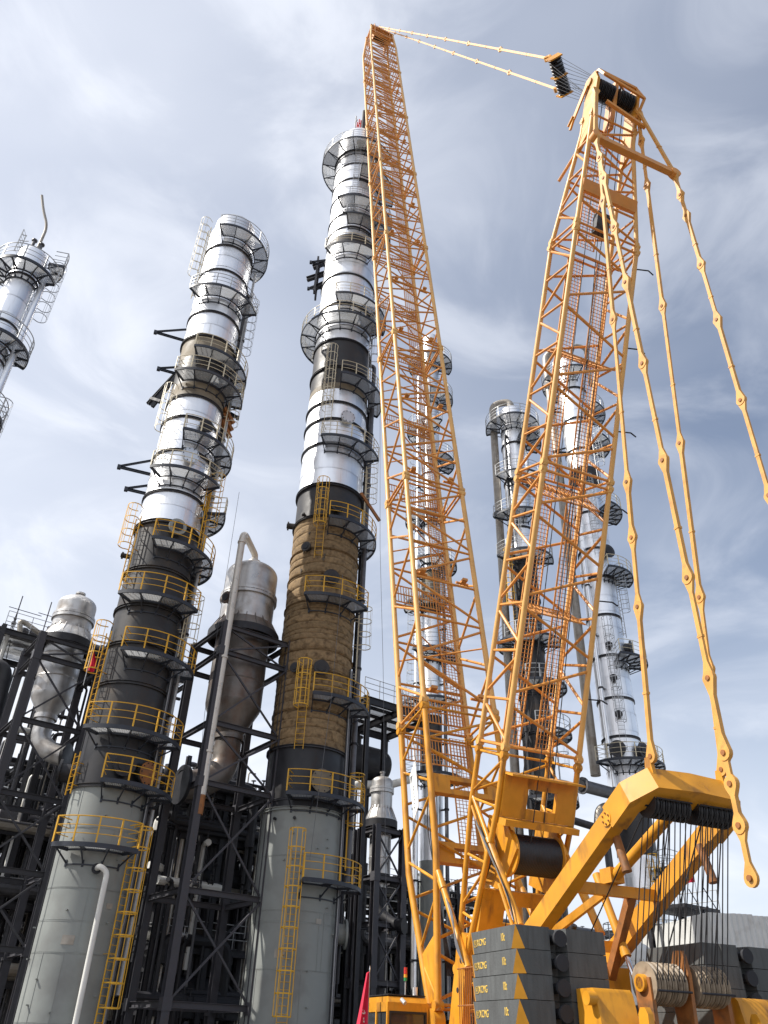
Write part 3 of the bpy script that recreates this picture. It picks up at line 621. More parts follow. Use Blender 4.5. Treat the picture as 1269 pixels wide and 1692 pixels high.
T6.riser(-34, z(1300), z(905), .16, .3, 'cladding', n=12)
for q in (735, 668): T6.davit(-70, z(q), 1.2, .6, m='dark_steel')

# ------------------------------------------------------------------ plant: frames, vessels, racks (plant grid turned to the right, receding)
GRID = R_(36.0)
E1 = Vector((math.cos(GRID), math.sin(GRID), 0)); E2 = Vector((-math.sin(GRID), math.cos(GRID), 0))
def steel_frame(label, c, hx, hy, levels, top, braces=True, col=.37):
    root = thing('support_structure', label, 'steel frame', (c[0], c[1], 0), GRID)
    for sx in (-1, 1):
        for sy in (-1, 1):
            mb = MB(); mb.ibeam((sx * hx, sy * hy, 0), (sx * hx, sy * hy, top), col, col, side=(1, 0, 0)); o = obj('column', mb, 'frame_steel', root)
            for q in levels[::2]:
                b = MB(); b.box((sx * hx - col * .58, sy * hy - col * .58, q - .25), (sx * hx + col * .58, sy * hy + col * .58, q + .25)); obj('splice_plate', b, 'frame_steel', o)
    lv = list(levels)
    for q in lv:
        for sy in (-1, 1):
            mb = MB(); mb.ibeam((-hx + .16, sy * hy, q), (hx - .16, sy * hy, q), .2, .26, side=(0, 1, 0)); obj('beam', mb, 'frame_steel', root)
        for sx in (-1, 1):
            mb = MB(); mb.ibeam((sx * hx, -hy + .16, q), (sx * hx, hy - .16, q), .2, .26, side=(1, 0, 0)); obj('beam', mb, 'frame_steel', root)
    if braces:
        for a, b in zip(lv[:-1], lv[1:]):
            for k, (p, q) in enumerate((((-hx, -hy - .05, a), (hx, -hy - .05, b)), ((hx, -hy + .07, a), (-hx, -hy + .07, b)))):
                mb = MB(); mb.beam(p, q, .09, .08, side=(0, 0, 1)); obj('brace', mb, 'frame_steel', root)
    return root
def bolt_ring(s, zz, r, n=36):
    mb = MB()
    for i in range(n):
        a = 360 * i / n; p = s.P(r, a, zz); mb.tube(p - Vector((0, 0, .10)), p + Vector((0, 0, .10)), .028, 5)
    return tag(obj('bolts', mb, 'vessel_silver', s.root), kind='stuff')
def vessel(label, px, py, dist, r, ys, mats, elbow_az, scale=1.0):
    """reactor: domed bolted head, support girdle, body, cone and bottom elbow; ys in photograph rows"""
    t = Tower('reactor_vessel', label, 'vessel', px, py, dist, r); z = t.z
    yd, yf, yg, yb, yc, ye = ys; zd, zf, zg_, zb_, zc, ze = z(yd, 0), z(yf), z(yg), z(yb), z(yc, r * .5), z(ye, r * .5)
    mb = MB(); hh = r * .52; st_ = max(.25, zd - zf - hh)
    mb.lathe([(r, zf + .12), (r, zf + st_)] + [(max(.002, r * math.cos(R_(q)) ** .8), zf + st_ + hh * math.sin(R_(q))) for q in range(0, 91, 9)], 52); obj('dome', mb, mats[0], t.root)
    mb = MB(); mb.tube((0, 0, zd - .1), (0, 0, zd + .25), r * .18, 18); mb.disc((0, 0, zd + .28), (0, 0, 1), r * .26, .1, 20); obj('top_nozzle', mb, mats[0], t.root)
    mb = MB(); mb.lathe([(r - .02, zf - .18), (r + .13 * scale, zf - .18), (r + .13 * scale, zf - .02), (r + .05, zf - .02), (r + .05, zf + .02), (r + .13 * scale, zf + .02), (r + .13 * scale, zf + .16), (r - .02, zf + .16)], 52); obj('flange', mb, mats[0], t.root)
    bolt_ring(t, zf, r + .1 * scale)
    mb = MB(); mb.lathe([(r, zg_), (r, zf - .1)], 52); obj('upper_shell', mb, mats[0], t.root)
    mb = MB(); rg = r + .42 * scale
    mb.lathe([(r - .02, zg_ + .12), (r + .05, zg_ + .12), (rg, zg_ - .45), (rg, zg_ - .52), (r - .02, zg_ - .52)], 52); gd = obj('girdle', mb, mats[1], t.root)
    for i in range(20):
        a = 18 * i; b = MB(); p = t.P(r, a, 0); d = t.P(1, a, 0); b.prism([t.P(r - .01, a - .6, zg_ + .35), t.P(rg + .02, a - .6, zg_ - .44), t.P(r - .01, a - .6, zg_ - .44)], Vector((-d.y, d.x, 0)) * .04); obj('gusset', b, mats[1], gd)
    mb = MB(); mb.lathe([(r + .34 * scale, zg_ - .53), (r + .5 * scale, zg_ - .53), (r + .5 * scale, zg_ - .95), (r + .34 * scale, zg_ - .95)], 52); obj('support_ring', mb, 'dark_steel', t.root)
    rb = r * .98
    mb = MB(); mb.lathe([(rb, zb_), (rb, (zb_ + zg_) / 2), (rb, zg_)], 52); obj('body', mb, mats[1], t.root)
    for q in (.25, .6): mb = MB(); zz = zb_ + (zg_ - zb_) * q; mb.lathe([(rb, zz - .05), (rb + .02, zz), (rb, zz + .05)], 52); obj('weld_seam', mb, mats[1], t.root)
    rc = r * .46
    mb = MB(); mb.lathe([(rb, zb_), (rb * .97, zb_ - .25), (rc * 1.05, zc + .2), (rc, zc)], 52); obj('cone', mb, mats[2], t.root)
    mb = MB(); mb.lathe([(rc, zc - .12), (rc + .10, zc - .12), (rc + .10, zc + .12), (rc, zc + .12)], 36); obj('outlet_flange', mb, mats[1], t.root)
    d = t.P(1, elbow_az, 0); L = max(.8, zc - ze)
    mb = MB(); mb.path(bend([(0, 0, zc - .1), (0, 0, zc - L * .75), d * (L * .55) + Vector((0, 0, ze - L * .1)), d * (L * .55 + .9 * scale) + Vector((0, 0, ze - L * .18))], L * .5, 8), rc, 24, cap=False); eb = obj('elbow', mb, mats[2], t.root)
    e_ = d * (L * .55 + .92 * scale) + Vector((0, 0, ze - L * .18)); b = MB(); b.disc(e_, d, rc * 1.35, .18, 26); obj('elbow_flange', b, 'shell_black', eb)
    t.zg = zg_; t.zd = zd
    return t
V2 = vessel('large grey reactor vessel with tall cream pipe rising before it', 398, 1080, 42.6, 1.56, (936, 972, 1018, 1150, 1213, 1290), ('vessel_silver', 'vessel_burnt', 'vessel_burnt'), -62)
V1 = vessel('silver domed reactor vessel in frame by the scaffold poles', 100, 1100, 45.5, 1.10, (989, 1012, 1036, 1140, 1181, 1235), ('vessel_silver', 'vessel_silver', 'vessel_silver'), 62, .8)
V3 = vessel('small grey reactor vessel under the railed steel deck', 628, 1400, 50.0, .66, (1284, 1302, 1338, 1442, 1462, 1520), ('vessel_silver', 'vessel_silver', 'pipe_dark'), 60, .7)
V2.nozzle(-42, V2.z(990), .26, .4, 'vessel_burnt', name='manhole')
zt = V2.z(884, 2.4); pr = at_dist(364, 1120, 40.0); lp = Matrix.Rotation(-V2.root.rotation_euler.z, 3, 'Z') @ (Vector((pr.x - V2.x, pr.y - V2.y, 0)))
cp = thing('transfer_pipe', 'tall cream pipe bending over the dome of the large reactor vessel', 'pipe', (V2.x, V2.y, 0), V2.root.rotation_euler.z)
mb = MB(); zb_ = V2.z(1350, 2.4)
mb.path(bend([(0, 0, V2.zd + .2), (0, 0, zt), (lp.x, lp.y, zt), (lp.x, lp.y, zb_ + .9)], .7, 8), .20, 18); obj('run', mb, 'pipe_cream', cp)
for q in (zt - .8, (zt + zb_) / 2, zb_ + 3): mb = MB(); mb.lathe([(.19, -.05), (.245, -.05), (.245, .05), (.19, .05)], 20, (lp.x, lp.y, q)); obj('flange', mb, 'pipe_cream', cp)
mb = MB(); mb.path([(lp.x, lp.y, zb_ + .9), (lp.x, lp.y, zb_)], .197, 16); obj('tail', mb, 'rust_orange', cp)
def fr(label, v, hx, hy, lev, dz=0.0):
    top = v.zg - .98 + dz; lv = [top - .25 - q for q in lev if top - .25 - q > .5]
    return steel_frame(label, (v.x, v.y), hx, hy, lv[::-1], top)
F2 = fr('dark steel frame carrying the large grey reactor vessel', V2, 2.05, 1.95, (0, 1.5, 5.4, 8.4, 13.2, 17.6))
F1 = fr('dark steel frame carrying the silver domed reactor vessel', V1, 1.72, 1.6, (0, 1.1, 4.6, 8.2, 11.6, 14.8))
F3 = fr('dark steel frame carrying the small grey reactor vessel', V3, .98, .95, (0, 2.6, 5.0, 7.8))

def pipe_rack(label, org, nx, bay, depth, levels, top, seed, n_pipes, n_risers, deck=(), rail='rail_grey', ny=1, light=.18):
    """multi-storey steel rack loaded with pipes; org = front corner, running along the plant grid"""
    rnd = random.Random(seed)
    root = thing('pipe_rack', label, 'pipe rack', (org[0], org[1], 0), GRID)
    L = nx * bay; D = ny * depth
    for i in range(nx + 1):
        for j in range(ny + 1):
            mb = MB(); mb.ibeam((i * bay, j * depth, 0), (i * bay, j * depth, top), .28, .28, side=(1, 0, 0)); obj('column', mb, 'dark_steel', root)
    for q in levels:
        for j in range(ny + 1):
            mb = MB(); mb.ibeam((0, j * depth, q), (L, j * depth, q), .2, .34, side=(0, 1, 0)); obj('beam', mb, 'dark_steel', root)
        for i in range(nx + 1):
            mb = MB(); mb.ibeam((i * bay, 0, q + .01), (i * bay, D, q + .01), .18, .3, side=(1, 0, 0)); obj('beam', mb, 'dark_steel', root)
    lv = [0] + list(levels)
    for a, b in zip(lv[:-1], lv[1:]):
        for i in range(nx):
            if rnd.random() < .55:
                x0, x1 = (i * bay, (i + 1) * bay) if rnd.random() < .5 else ((i + 1) * bay, i * bay)
                y = rnd.choice((0, D)); mb = MB(); mb.beam((x0, y, a), (x1, y, b), .12, .10, side=(0, 0, 1)); obj('brace', mb, 'dark_steel', root)
    for q in deck:
        for i in range(nx):
            for j in range(ny):
                mb = MB(); mb.box((i * bay + .12, j * depth + .12, q + .19), ((i + 1) * bay - .12, (j + 1) * depth - .12, q + .23)); obj('deck_panel', mb, 'grating', root)
        for j in (0, D):
            for hz in (.45, .8, 1.15): mb = MB(); mb.tube((0, j, q + .2 + hz), (L, j, q + .2 + hz), .022, 5); obj('rail', mb, rail, root)
            for k in range(int(L / 1.5) + 1): mb = MB(); mb.tube((k * 1.5, j, q + .2), (k * 1.5, j, q + 1.35), .026, 5); obj('post', mb, rail, root)
    def pm():
        u = rnd.random()
        return 'pipe_white' if u < light * .5 else 'pipe_insul' if u < light else 'pipe_grey' if u < light + .25 else 'pipe_dark'
    for k in range(n_pipes):                               # runs along the rack, some dropping down
        q = rnd.choice(lv[1:]) + rnd.uniform(.25, .9); y = rnd.uniform(-.5, D + .2); r = rnd.choice((.06, .09, .12, .16, .22, .3))
        x0 = rnd.uniform(-1.5, L * .4); x1 = rnd.uniform(L * .45, L + 1.5); pts = [(x0, y, q), (x1, y, q)]
        if rnd.random() < .5: pts.append((x1, y, max(.3, q - rnd.uniform(1, 5))))
        if rnd.random() < .4: pts.insert(0, (x0, y, q + rnd.uniform(-3, 2)))
        mb = MB(); mb.path(bend(pts, r * 2.4, 4), r, 10); obj('pipe', mb, pm(), root)
    for k in range(n_risers):
        x = rnd.uniform(0, L); y = rnd.uniform(-.4, D); r = rnd.choice((.05, .08, .12, .18)); a = rnd.uniform(0, top * .4); b = rnd.uniform(top * .5, top + 1)
        mb = MB(); mb.path(bend([(x, y, a), (x, y, b), (x + rnd.uniform(-1.5, 1.5), y + rnd.uniform(-.6, .6), b + .02)], r * 2.4, 4), r, 9); obj('pipe', mb, pm(), root)
    for k in range(max(2, n_pipes // 7)):                   # drums and exchangers lying on the floors
        q = rnd.choice(lv[1:-1] or lv[1:]); r = rnd.uniform(.35, .75); x = rnd.uniform(.5, L - 3); y = rnd.uniform(.4, max(.5, D - .4)); w = rnd.uniform(2, 3.4)
        mb = MB(); ax = (Vector((0, 1, 0)), Vector((0, 0, 1)), Vector((1, 0, 0)))
        mb.lathe([(.002, -.25), (r * .7, -.18), (r, 0), (r, w), (r * .7, w + .18), (.002, w + .25)], 20, (x, y, q + .25 + r), axis=ax); dr = obj('drum', mb, rnd.choice(('pipe_dark', 'pipe_grey', 'shell_soot')), root)
        for xx in (.4, w - .4): b = MB(); b.box((x + xx - .1, y - r * .8, q + .15), (x + xx + .1, y + r * .8, q + .3 + r * .4)); obj('saddle', b, 'dark_steel', dr)
    for k in range(n_pipes):                               # valves: body, bonnet and hand wheel
        q = rnd.choice(lv[1:]) + rnd.uniform(.3, 1.1); x = rnd.uniform(0, L); y = rnd.uniform(-.5, D); s = rnd.uniform(.7, 1.4)
        mb = MB(); mb.disc((x - .14 * s, y, q), (1, 0, 0), .15 * s, .05, 10); mb.disc((x + .14 * s, y, q), (1, 0, 0), .15 * s, .05, 10); mb.tube((x - .14 * s, y, q), (x + .14 * s, y, q), .09 * s, 8); mb.tube((x, y, q), (x, y, q + .4 * s), .04 * s, 6); mb.disc((x, y, q + .42 * s), (0, 0, 1), .14 * s, .03, 10)
        obj('valve', mb, rnd.choice(('pipe_grey', 'pipe_dark', 'rail_grey')), root)
    return root
def on(px, dist): p = at_dist(px, 1500, dist); return (p.x, p.y)
zl = lambda p, py: z_at(p[0], p[1], py)
p = on(-150, 50); lt = zl(on(20, 52), 1078)
pipe_rack('dark pipe rack with scaffold poles on top behind the domed vessel', p, 3, 4.2, 5.0, [3.6, 7.2, 10.8, lt - .4], lt, 3, 120, 80, deck=(lt - .4, 7.2), light=.16)
p = on(-40, 56)
pipe_rack('low dark pipe rack behind the scorched column', p, 4, 4.4, 4.5, [3.0, 6.0, 9.2, 12.2, 15.6], 16.5, 5, 150, 90, deck=(6.0, 12.2), light=.18, ny=2)
p = on(270, 52)
pipe_rack('tall dark pipe rack behind the large reactor vessel', p, 3, 3.8, 4.5, [3.2, 6.4, 9.8, 13.4], 16.6, 8, 130, 90, deck=(6.4, 13.4), light=.26, ny=2)
p = on(262, 46.5)
pipe_rack('narrow dark pipe rack between the scorched column and the brown insulated column', p, 2, 3.0, 2.6, [2.6, 5.4, 8.0, 10.8, 13.2], 14.0, 31, 90, 70, deck=(5.4,), light=.10)
p = on(600, 55)
pipe_rack('dark pipe rack behind the small reactor vessel', p, 3, 4.0, 4.6, [3.2, 6.6, 10.0], 11.4, 13, 110, 80, deck=(10.0,), light=.26, ny=2)
p = on(840, 66)
pipe_rack('low pipe rack with grey pipes beyond the derrick mast', p, 5, 4.6, 4.0, [3.0, 6.0, 8.8], 9.2, 21, 44, 26, deck=(6.0,), light=.4)

# made-up dark clad building, added behind the racks to shut out sky gaps
a = on(-130, 78); zt = zl(a, 1430)
hb = thing('added_backdrop_building', 'dark clad building added to close sky gaps behind the pipe racks', 'building', (a[0], a[1], 0), GRID)
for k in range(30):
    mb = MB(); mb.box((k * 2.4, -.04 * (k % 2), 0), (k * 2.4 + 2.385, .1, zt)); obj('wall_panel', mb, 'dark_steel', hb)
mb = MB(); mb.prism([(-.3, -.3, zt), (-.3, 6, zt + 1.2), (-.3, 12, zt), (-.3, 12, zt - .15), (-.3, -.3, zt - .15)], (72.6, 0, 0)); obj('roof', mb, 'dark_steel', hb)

# railed deck and horizontal drum beside the tallest column
c = at_dist(622, 1190, 50.5); zk = c.z
dk = thing('steel_deck', 'railed steel deck jutting out beside the brown insulated column', 'steel deck', (c.x, c.y, 0), GRID)
for x in (-2.6, 0.2, 2.6):
    mb = MB(); mb.ibeam((x, -2.6, zk - .02), (x, 2.4, zk - .02), .22, .42, side=(1, 0, 0)); obj('beam', mb, 'dark_steel', dk)
for y in (-2.6, 2.4):
    mb = MB(); mb.ibeam((-2.9, y, zk), (2.9, y, zk), .22, .46, side=(0, 1, 0)); obj('beam', mb, 'dark_steel', dk)
for y in (-1.4, -.2, 1.1): mb = MB(); mb.ibeam((-2.6, y, zk + .1), (2.6, y, zk + .1), .12, .2, side=(0, 1, 0)); obj('joist', mb, 'dark_steel', dk)
for i in range(3):
    for j in range(4):
        mb = MB(); x0 = -2.8 + i * 1.87; y0 = -2.5 + j * 1.22; mb.box((x0 + .02, y0 + .02, zk + .24), (x0 + 1.85, y0 + 1.2, zk + .28)); obj('deck_panel', mb, 'grating', dk)
for y in (-2.62, 2.42):
    for hz in (.5, .85, 1.2): mb = MB(); mb.tube((-2.9, y, zk + .25 + hz), (2.9, y, zk + .25 + hz), .022, 5); obj('rail', mb, 'rail_grey', dk)
    for k in range(6): mb = MB(); mb.tube((-2.9 + k * 1.16, y, zk + .25), (-2.9 + k * 1.16, y, zk + 1.45), .026, 5); obj('post', mb, 'rail_grey', dk)
for x, y in ((-2.6, -2.6), (.2, 2.4), (2.6, 2.4), (-2.6, 2.4), (.2, -.6)):
    mb = MB(); mb.ibeam((x, y, 0), (x, y, zk - .25), .26, .26, side=(1, 0, 0)); obj('column', mb, 'dark_steel', dk)
c = at_dist(606, 1262, 53.5)
dr = thing('storage_drum', 'dark horizontal drum lying under the railed steel deck', 'drum', (c.x, c.y, 0), GRID)
ax = (Vector((0, 1, 0)), Vector((0, 0, 1)), Vector((1, 0, 0))); r = 1.15
mb = MB(); mb.lathe([(.002, -3.9), (r * .55, -3.8), (r * .85, -3.6), (r, -3.3), (r, 1.1), (r * .85, 1.4), (r * .55, 1.6), (.002, 1.7)], 36, (0, 0, c.z), axis=ax); obj('shell', mb, 'pipe_dark', dr)
for x in (-2.6, .6):
    mb = MB(); mb.box((x - .15, -r * .8, c.z - r - .8), (x + .15, r * .8, c.z - r * .6)); obj('saddle', mb, 'dark_steel', dr)
    for y in (-.7, .7): mb = MB(); mb.ibeam((x, y, 0), (x, y, c.z - r - .8), .24, .24, side=(1, 0, 0)); obj('leg', mb, 'dark_steel', dr)
mb = MB(); mb.tube((-.8, 0, c.z + r - .05), (-.8, 0, c.z + r + .5), .22, 14); mb.disc((-.8, 0, c.z + r + .5), (0, 0, 1), .34, .1, 16); obj('nozzle', mb, 'pipe_grey', dr)

# loose pipe runs that stand out
def pipe_thing(label, pts, r, m, name='process_pipe', n=14, flange=()):
    b = Vector(pts[0]); root = thing(name, label, 'pipe', (b.x, b.y, 0))
    loc = [Vector(p) - Vector((b.x, b.y, 0)) for p in pts]
    mb = MB(); mb.path(bend(loc, r * 2.6, 7), r, n); obj('run', mb, m, root)
    for k in flange:
        d = (loc[min(k + 1, len(loc) - 1)] - loc[k if k + 1 < len(loc) else k - 1]); b = MB(); b.disc(loc[k] + d.normalized() * .02, d, r * 1.35, .14, 18); obj('flange', b, m, root)
    return root
a = at_dist(690, 1285, 52.5); b = at_dist(582, 1296, 50.5)
pipe_thing('white pipe passing behind the small reactor vessel', [a, at_dist(640, 1298, 52.2), at_dist(628, 1296, 52.2), b, b + Vector((0, .5, -4))], .24, 'pipe_white', flange=(2,))
a = at_dist(962, 1298, 56); b = at_dist(1015, 1312, 58.5)
pipe_thing('grey open ended duct beside the silver column', [a, b], .42, 'pipe_grey', flange=(0,))
mb = MB(); mb.disc(a + (a - b).normalized() * .12, a - b, .36, .05, 18)
root = bpy.data.objects['process_pipe.001']; o = obj('mouth', mb, 'shell_black', root); o.location = -root.location
pipe_thing('grey pipe turning down from the duct', [at_dist(1012, 1332, 58), at_dist(990, 1335, 57.5), at_dist(985, 1420, 57.5)], .3, 'pipe_insul')
pipe_thing('long level grey pipe behind the gantry', [at_dist(935, 1352, 60), at_dist(1000, 1372, 60), at_dist(1012, 1470, 60)], .26, 'pipe_grey')
pipe_thing('short crooked white pipe behind the domed vessel frame', [at_dist(30, 1060, 50.5) + Vector((0, 0, .3)), at_dist(24, 1052, 50.5) + Vector((0, 0, 1.2)), at_dist(34, 1066, 50.5) + Vector((1, .5, .9)), at_dist(52, 1068, 50.5) + Vector((0.6, .3, .2))], .16, 'pipe_insul')
pipe_thing('thick grey pipe hooking over beside the domed vessel frame', [at_dist(-60, 1096, 48), at_dist(14, 1098, 47.5), at_dist(-20, 1240, 47.5)], .34, 'pipe_dark')
pipe_thing('white level pipe low behind the domed vessel', [at_dist(-40, 1195, 48.5), at_dist(48, 1208, 49.5)], .17, 'pipe_white')
for k, (x, y0, y1) in enumerate(((8, 985, 1075), (58, 995, 1085))):
    a = at_dist(x, y1, 52.0); zt = z_at(a.x, a.y, y0)
    s = thing('scaffold_pole', ('scaffold pole with triangular lattice on the rack roof' if k == 0 else 'plain thin scaffold pole on the rack roof'), 'pole', (a.x, a.y, a.z - 1.0))
    h = zt - a.z + 1.0; mb = MB(); mb.tube((0, 0, 0), (0, 0, h), .035, 6)
    if k == 0:
        for q in (0, 120, 240): mb.tube((.28 * math.cos(R_(q)), .28 * math.sin(R_(q)), 0), (0, 0, h * .8), .025, 5)
    obj('upright', mb, 'dark_steel', s)
    for q, w in ((.42, 1.6), (.55, 1.9), (.8, 1.5)): mb = MB(); mb.tube(E1 * -.6 + Vector((0, 0, h * q)), E1 * w + Vector((0, 0, h * q)), .025, 5); obj('ledger', mb, 'dark_steel', s)

# right side beyond the crane: shed, bolted vessel, stair platform
a = at_dist(1187, 1600, 50.0); zt = zl((a.x, a.y), 1506)
sh = thing('corrugated_shed', 'white corrugated metal shed beyond the gantry ropes', 'shed', (a.x, a.y, 0), R_(8))
def corr(name, L, h0, h1, ax, root, m, pitch=.32, jag=.0):
    n = int(L / pitch); rnd = random.Random(4)
    for k in range(0, n, 4):
        mb = MB(); vs_ = []; kk = min(4, n - k); top = max(h0, h1) - rnd.uniform(0, jag)
        for i in range(kk * 4 + 1):
            s_ = (k + i / 4) * pitch; d = .05 * math.sin(2 * math.pi * i / 4 + .4)
            for z_ in (.05, top): vs_.append((s_, d, z_) if ax == 'x' else (d, s_, z_))
        mb.add(vs_, [(2 * i, 2 * i + 2, 2 * i + 3, 2 * i + 1) for i in range(kk * 4)]); obj(name, mb, m, root)
corr('wall_sheet', 26, zt, zt, 'x', sh, 'shed_white', jag=.16); corr('wall_sheet', 16, zt, zt, 'y', sh, 'shed_white', jag=.12)
mb = MB(); mb.add([(0, .1, zt - .3), (26, .1, zt - .3), (26, 16, zt + .6), (0, 16, zt + .6)], [(0, 1, 2, 3)]); obj('roof', mb, 'shed_white', sh)
for x in (.15, 13, 25.8): mb = MB(); mb.ibeam((x, .2, 0), (x, .2, zt - .35), .2, .2); obj('column', mb, 'dark_steel', sh)
tk = vessel('pale grey vessel with bolted dome behind the silver hydraulic rod', 1046, 1600, 46.0, 1.0, (1556, 1588, 1640, 1690, 1715, 1722), ('shed_white', 'shed_white', 'shed_white'), 40, .6)
a = at_dist(1120, 1500, 55); zp = a.z
st = thing('stair_platform', 'dark steel stair platform by the base of the silver column', 'platform', (a.x, a.y, 0), GRID)
mb = MB(); mb.box((-1.3, -1.4, zp - .18), (2.2, 1.4, zp)); obj('deck', mb, 'dark_steel', st)
for x, y in ((2.1, -1.3), (2.1, 1.3), (-1.2, 1.3)): mb = MB(); mb.ibeam((x, y, 0), (x, y, zp - .18), .28, .28); obj('column', mb, 'dark_steel', st)
mb = MB(); mb.beam((2.1, -1.3, zp - 1.6), (.6, -1.3, zp - .2), .14, .14); obj('brace', mb, 'dark_steel', st)
for k in range(16): mb = MB(); mb.box((-.6 + k * .26, -2.35, zp - .3 - k * .28), (-.32 + k * .26, -1.45, zp - .26 - k * .28)); obj('tread', mb, 'dark_steel', st)
for y in (-2.38, -1.42): mb = MB(); mb.beam((-.7, y, zp - .2), (3.5, y, zp - 4.7), .04, .22); mb.beam((-.7, y, zp + .8), (3.5, y, zp - 3.7), .04, .04); obj('stringer', mb, 'dark_steel', st)
for hz in (.5, 1.1):
    for p_, q_ in (((-1.3, -1.4), (-1.3, 1.4)), ((-1.3, 1.4), (2.2, 1.4)), ((2.2, -1.4), (2.2, 1.4))): mb = MB(); mb.tube((*p_, zp + hz), (*q_, zp + hz), .025, 5); obj('rail', mb, 'rail_grey', st)
for x, y in ((-1.3, -1.4), (-1.3, 0), (-1.3, 1.4), (.4, 1.4), (2.2, 1.4), (2.2, 0), (2.2, -1.4)): mb = MB(); mb.tube((x, y, zp), (x, y, zp + 1.1), .03, 5); obj('post', mb, 'rail_grey', st)

# ------------------------------------------------------------------ the crawler crane (local axes: x forward, y left, z up)
PSI = R_(22.0); CO = Vector((3.937, 27.062, 0.0))
CR = thing('crawler_crane', 'yellow crawler crane with tall lattice boom and leaning derrick mast', 'crane', CO, math.pi / 2 + PSI)
CU = Vector((-math.sin(PSI), math.cos(PSI), 0)); CL = Vector((-math.cos(PSI), -math.sin(PSI), 0))
def V(*a): return Vector(a)
def part_empty(name, parent=None):
    o = bpy.data.objects.new(name, None); COL.objects.link(o); o.parent = parent or CR; o.empty_display_size = .2
    return o
def copy_part(o, parent, loc):
    c = o.copy(); COL.objects.link(c); c.parent = parent; c.location = loc
    for ch in o.children:
        d = ch.copy(); COL.objects.link(d); d.parent = c
    return c
def corner(prof, s, i):
    x0, x1, y = prof(s); sx, sy = ((1, 1), (-1, 1), (-1, -1), (1, -1))[i]
    return V(x1 if sx > 0 else x0, y * sy, s)
def lattice(name, prof, s0, s1, nb, rc, rb, m, rot, org, knots=(), cm=None, faces=((0, 1), (3, 2), (1, 2), (0, 3)), strut_every=(2, 2, 1, 1), flip=0, joints=True):
    """one lattice section: chords are the part's mesh, every brace a sub-part"""
    mb = MB(); ss = sorted(set([s0, s1] + [k for k in knots if s0 < k < s1]))
    for i in range(4): mb.path([corner(prof, s, i) for s in ss], rc, 12)
    if joints:
        for i in range(4):
            for s in (s0 + .12, s1 - .12):
                p = corner(prof, s, i); mb.tube(p - V(0, 0, .14), p + V(0, 0, .14), rc * 1.22, 12); mb.disc(p + V(0, .0, 0), (0, 1, 0), rc * 1.25, rc * 2.5, 12)
    o = obj(name, mb, cm or m, CR, org, rot)
    for fi, (a, b) in enumerate(faces):
        for k in range(nb):
            t0, t1 = s0 + (s1 - s0) * k / nb, s0 + (s1 - s0) * (k + 1) / nb
            e = .06 * (1 if k == 0 else 0), .06 * (1 if k == nb - 1 else 0)
            i, j = (a, b) if (k + fi + flip) % 2 else (b, a)
            b_ = MB(); b_.tube(corner(prof, t0 + .22 + e[0], i), corner(prof, t1 - .18 - e[1], j), rb, 7); obj('brace', b_, m, o)
            if k % strut_every[fi] == 0 or k == nb - 1:
                for tt in ([t0 + .15] if k == 0 else []) + ([t1 - .15] if k == nb - 1 else [t1 + (.0)]):
                    if tt == t1 and (k + 1) % strut_every[fi]: continue
                    b_ = MB(); b_.tube(corner(prof, tt, a), corner(prof, tt, b), rb * .95, 7); obj('brace', b_, m, o)
    return o
def mesh_strip(o, y0, y1, x, s0, s1, m='mesh_orange', pitch=.14, nl=6, name='walkway'):
    """wire-mesh walkway running along a section"""
    mb = MB(); n = int((s1 - s0) / pitch); w = .0085
    for k in range(n + 1): q = s0 + (s1 - s0) * k / n; mb.box((x - w, y0, q - w), (x + w, y1, q + w))
    for k in range(nl): y = y0 + (y1 - y0) * k / (nl - 1); b = w if 0 < k < nl - 1 else .022; mb.box((x - b - .002, y - b, s0), (x + b + .002, y + b, s1))
    return tag(obj(name, mb, m, o), kind='stuff')
def guard(o, s0, s1, x, y0, y1, m='mesh_orange', pitch=.13, tilt=0.0):
    """cross platform of close bars spanning the section"""
    mb = MB(); n = int((y1 - y0) / pitch); w = .014
    for k in range(n + 1): y = y0 + (y1 - y0) * k / n; mb.beam((x - tilt, y, s0), (x + tilt, y, s1), w * 2, w * 2, side=(1, 0, 0))
    for q, xx in ((s0, x - tilt), (s1, x + tilt), ((s0 + s1) / 2, x)): mb.beam((xx, y0, q), (xx, y1, q), .045, .045, side=(1, 0, 0))
    return tag(obj('landing', mb, m, o), kind='stuff')

# --- main boom
B0, B1 = V(1.3, 0, 2.2), V(17.9, 0, 97.5); BA = math.atan2(B1.x - B0.x, B1.z - B0.z); BR = (0, BA, 0); BL = (B1 - B0).length
BW, BH = 1.52, 1.08
def boom_prof(s):
    if s < 4.6:
        t = max(0, s / 4.6); return (-.34 + (-BH + .34) * t, .02 + (BH - .02) * t, BW)
    if s > BL - 5.0:
        t = (s - (BL - 5.0)) / 5.0; return (-BH, BH - (BH + .25) * t * .62, BW - .25 * t)
    return (-BH, BH, BW)
base = lattice('boom_base', boom_prof, .25, 10.1, 6, .115, .05, 'crane_yellow', BR, B0, knots=(4.6,), strut_every=(3, 3, 2, 2))
for sy in (1, -1):
    mb = MB()
    mb.prism([(boom_prof(.2)[0], sy * BW - .03, .2), (boom_prof(.2)[1], sy * BW - .03, .2), (boom_prof(1.9)[1], sy * BW - .03, 1.9), (boom_prof(1.9)[0], sy * BW - .03, 2.3)], (0, .06, 0)); obj('foot_plate', mb, 'crane_yellow', base)
    mb = MB(); mb.disc((-.16, sy * BW, 0), (0, 1, 0), .34, .34, 22); obj('foot_pin', mb, 'crane_yellow', base)
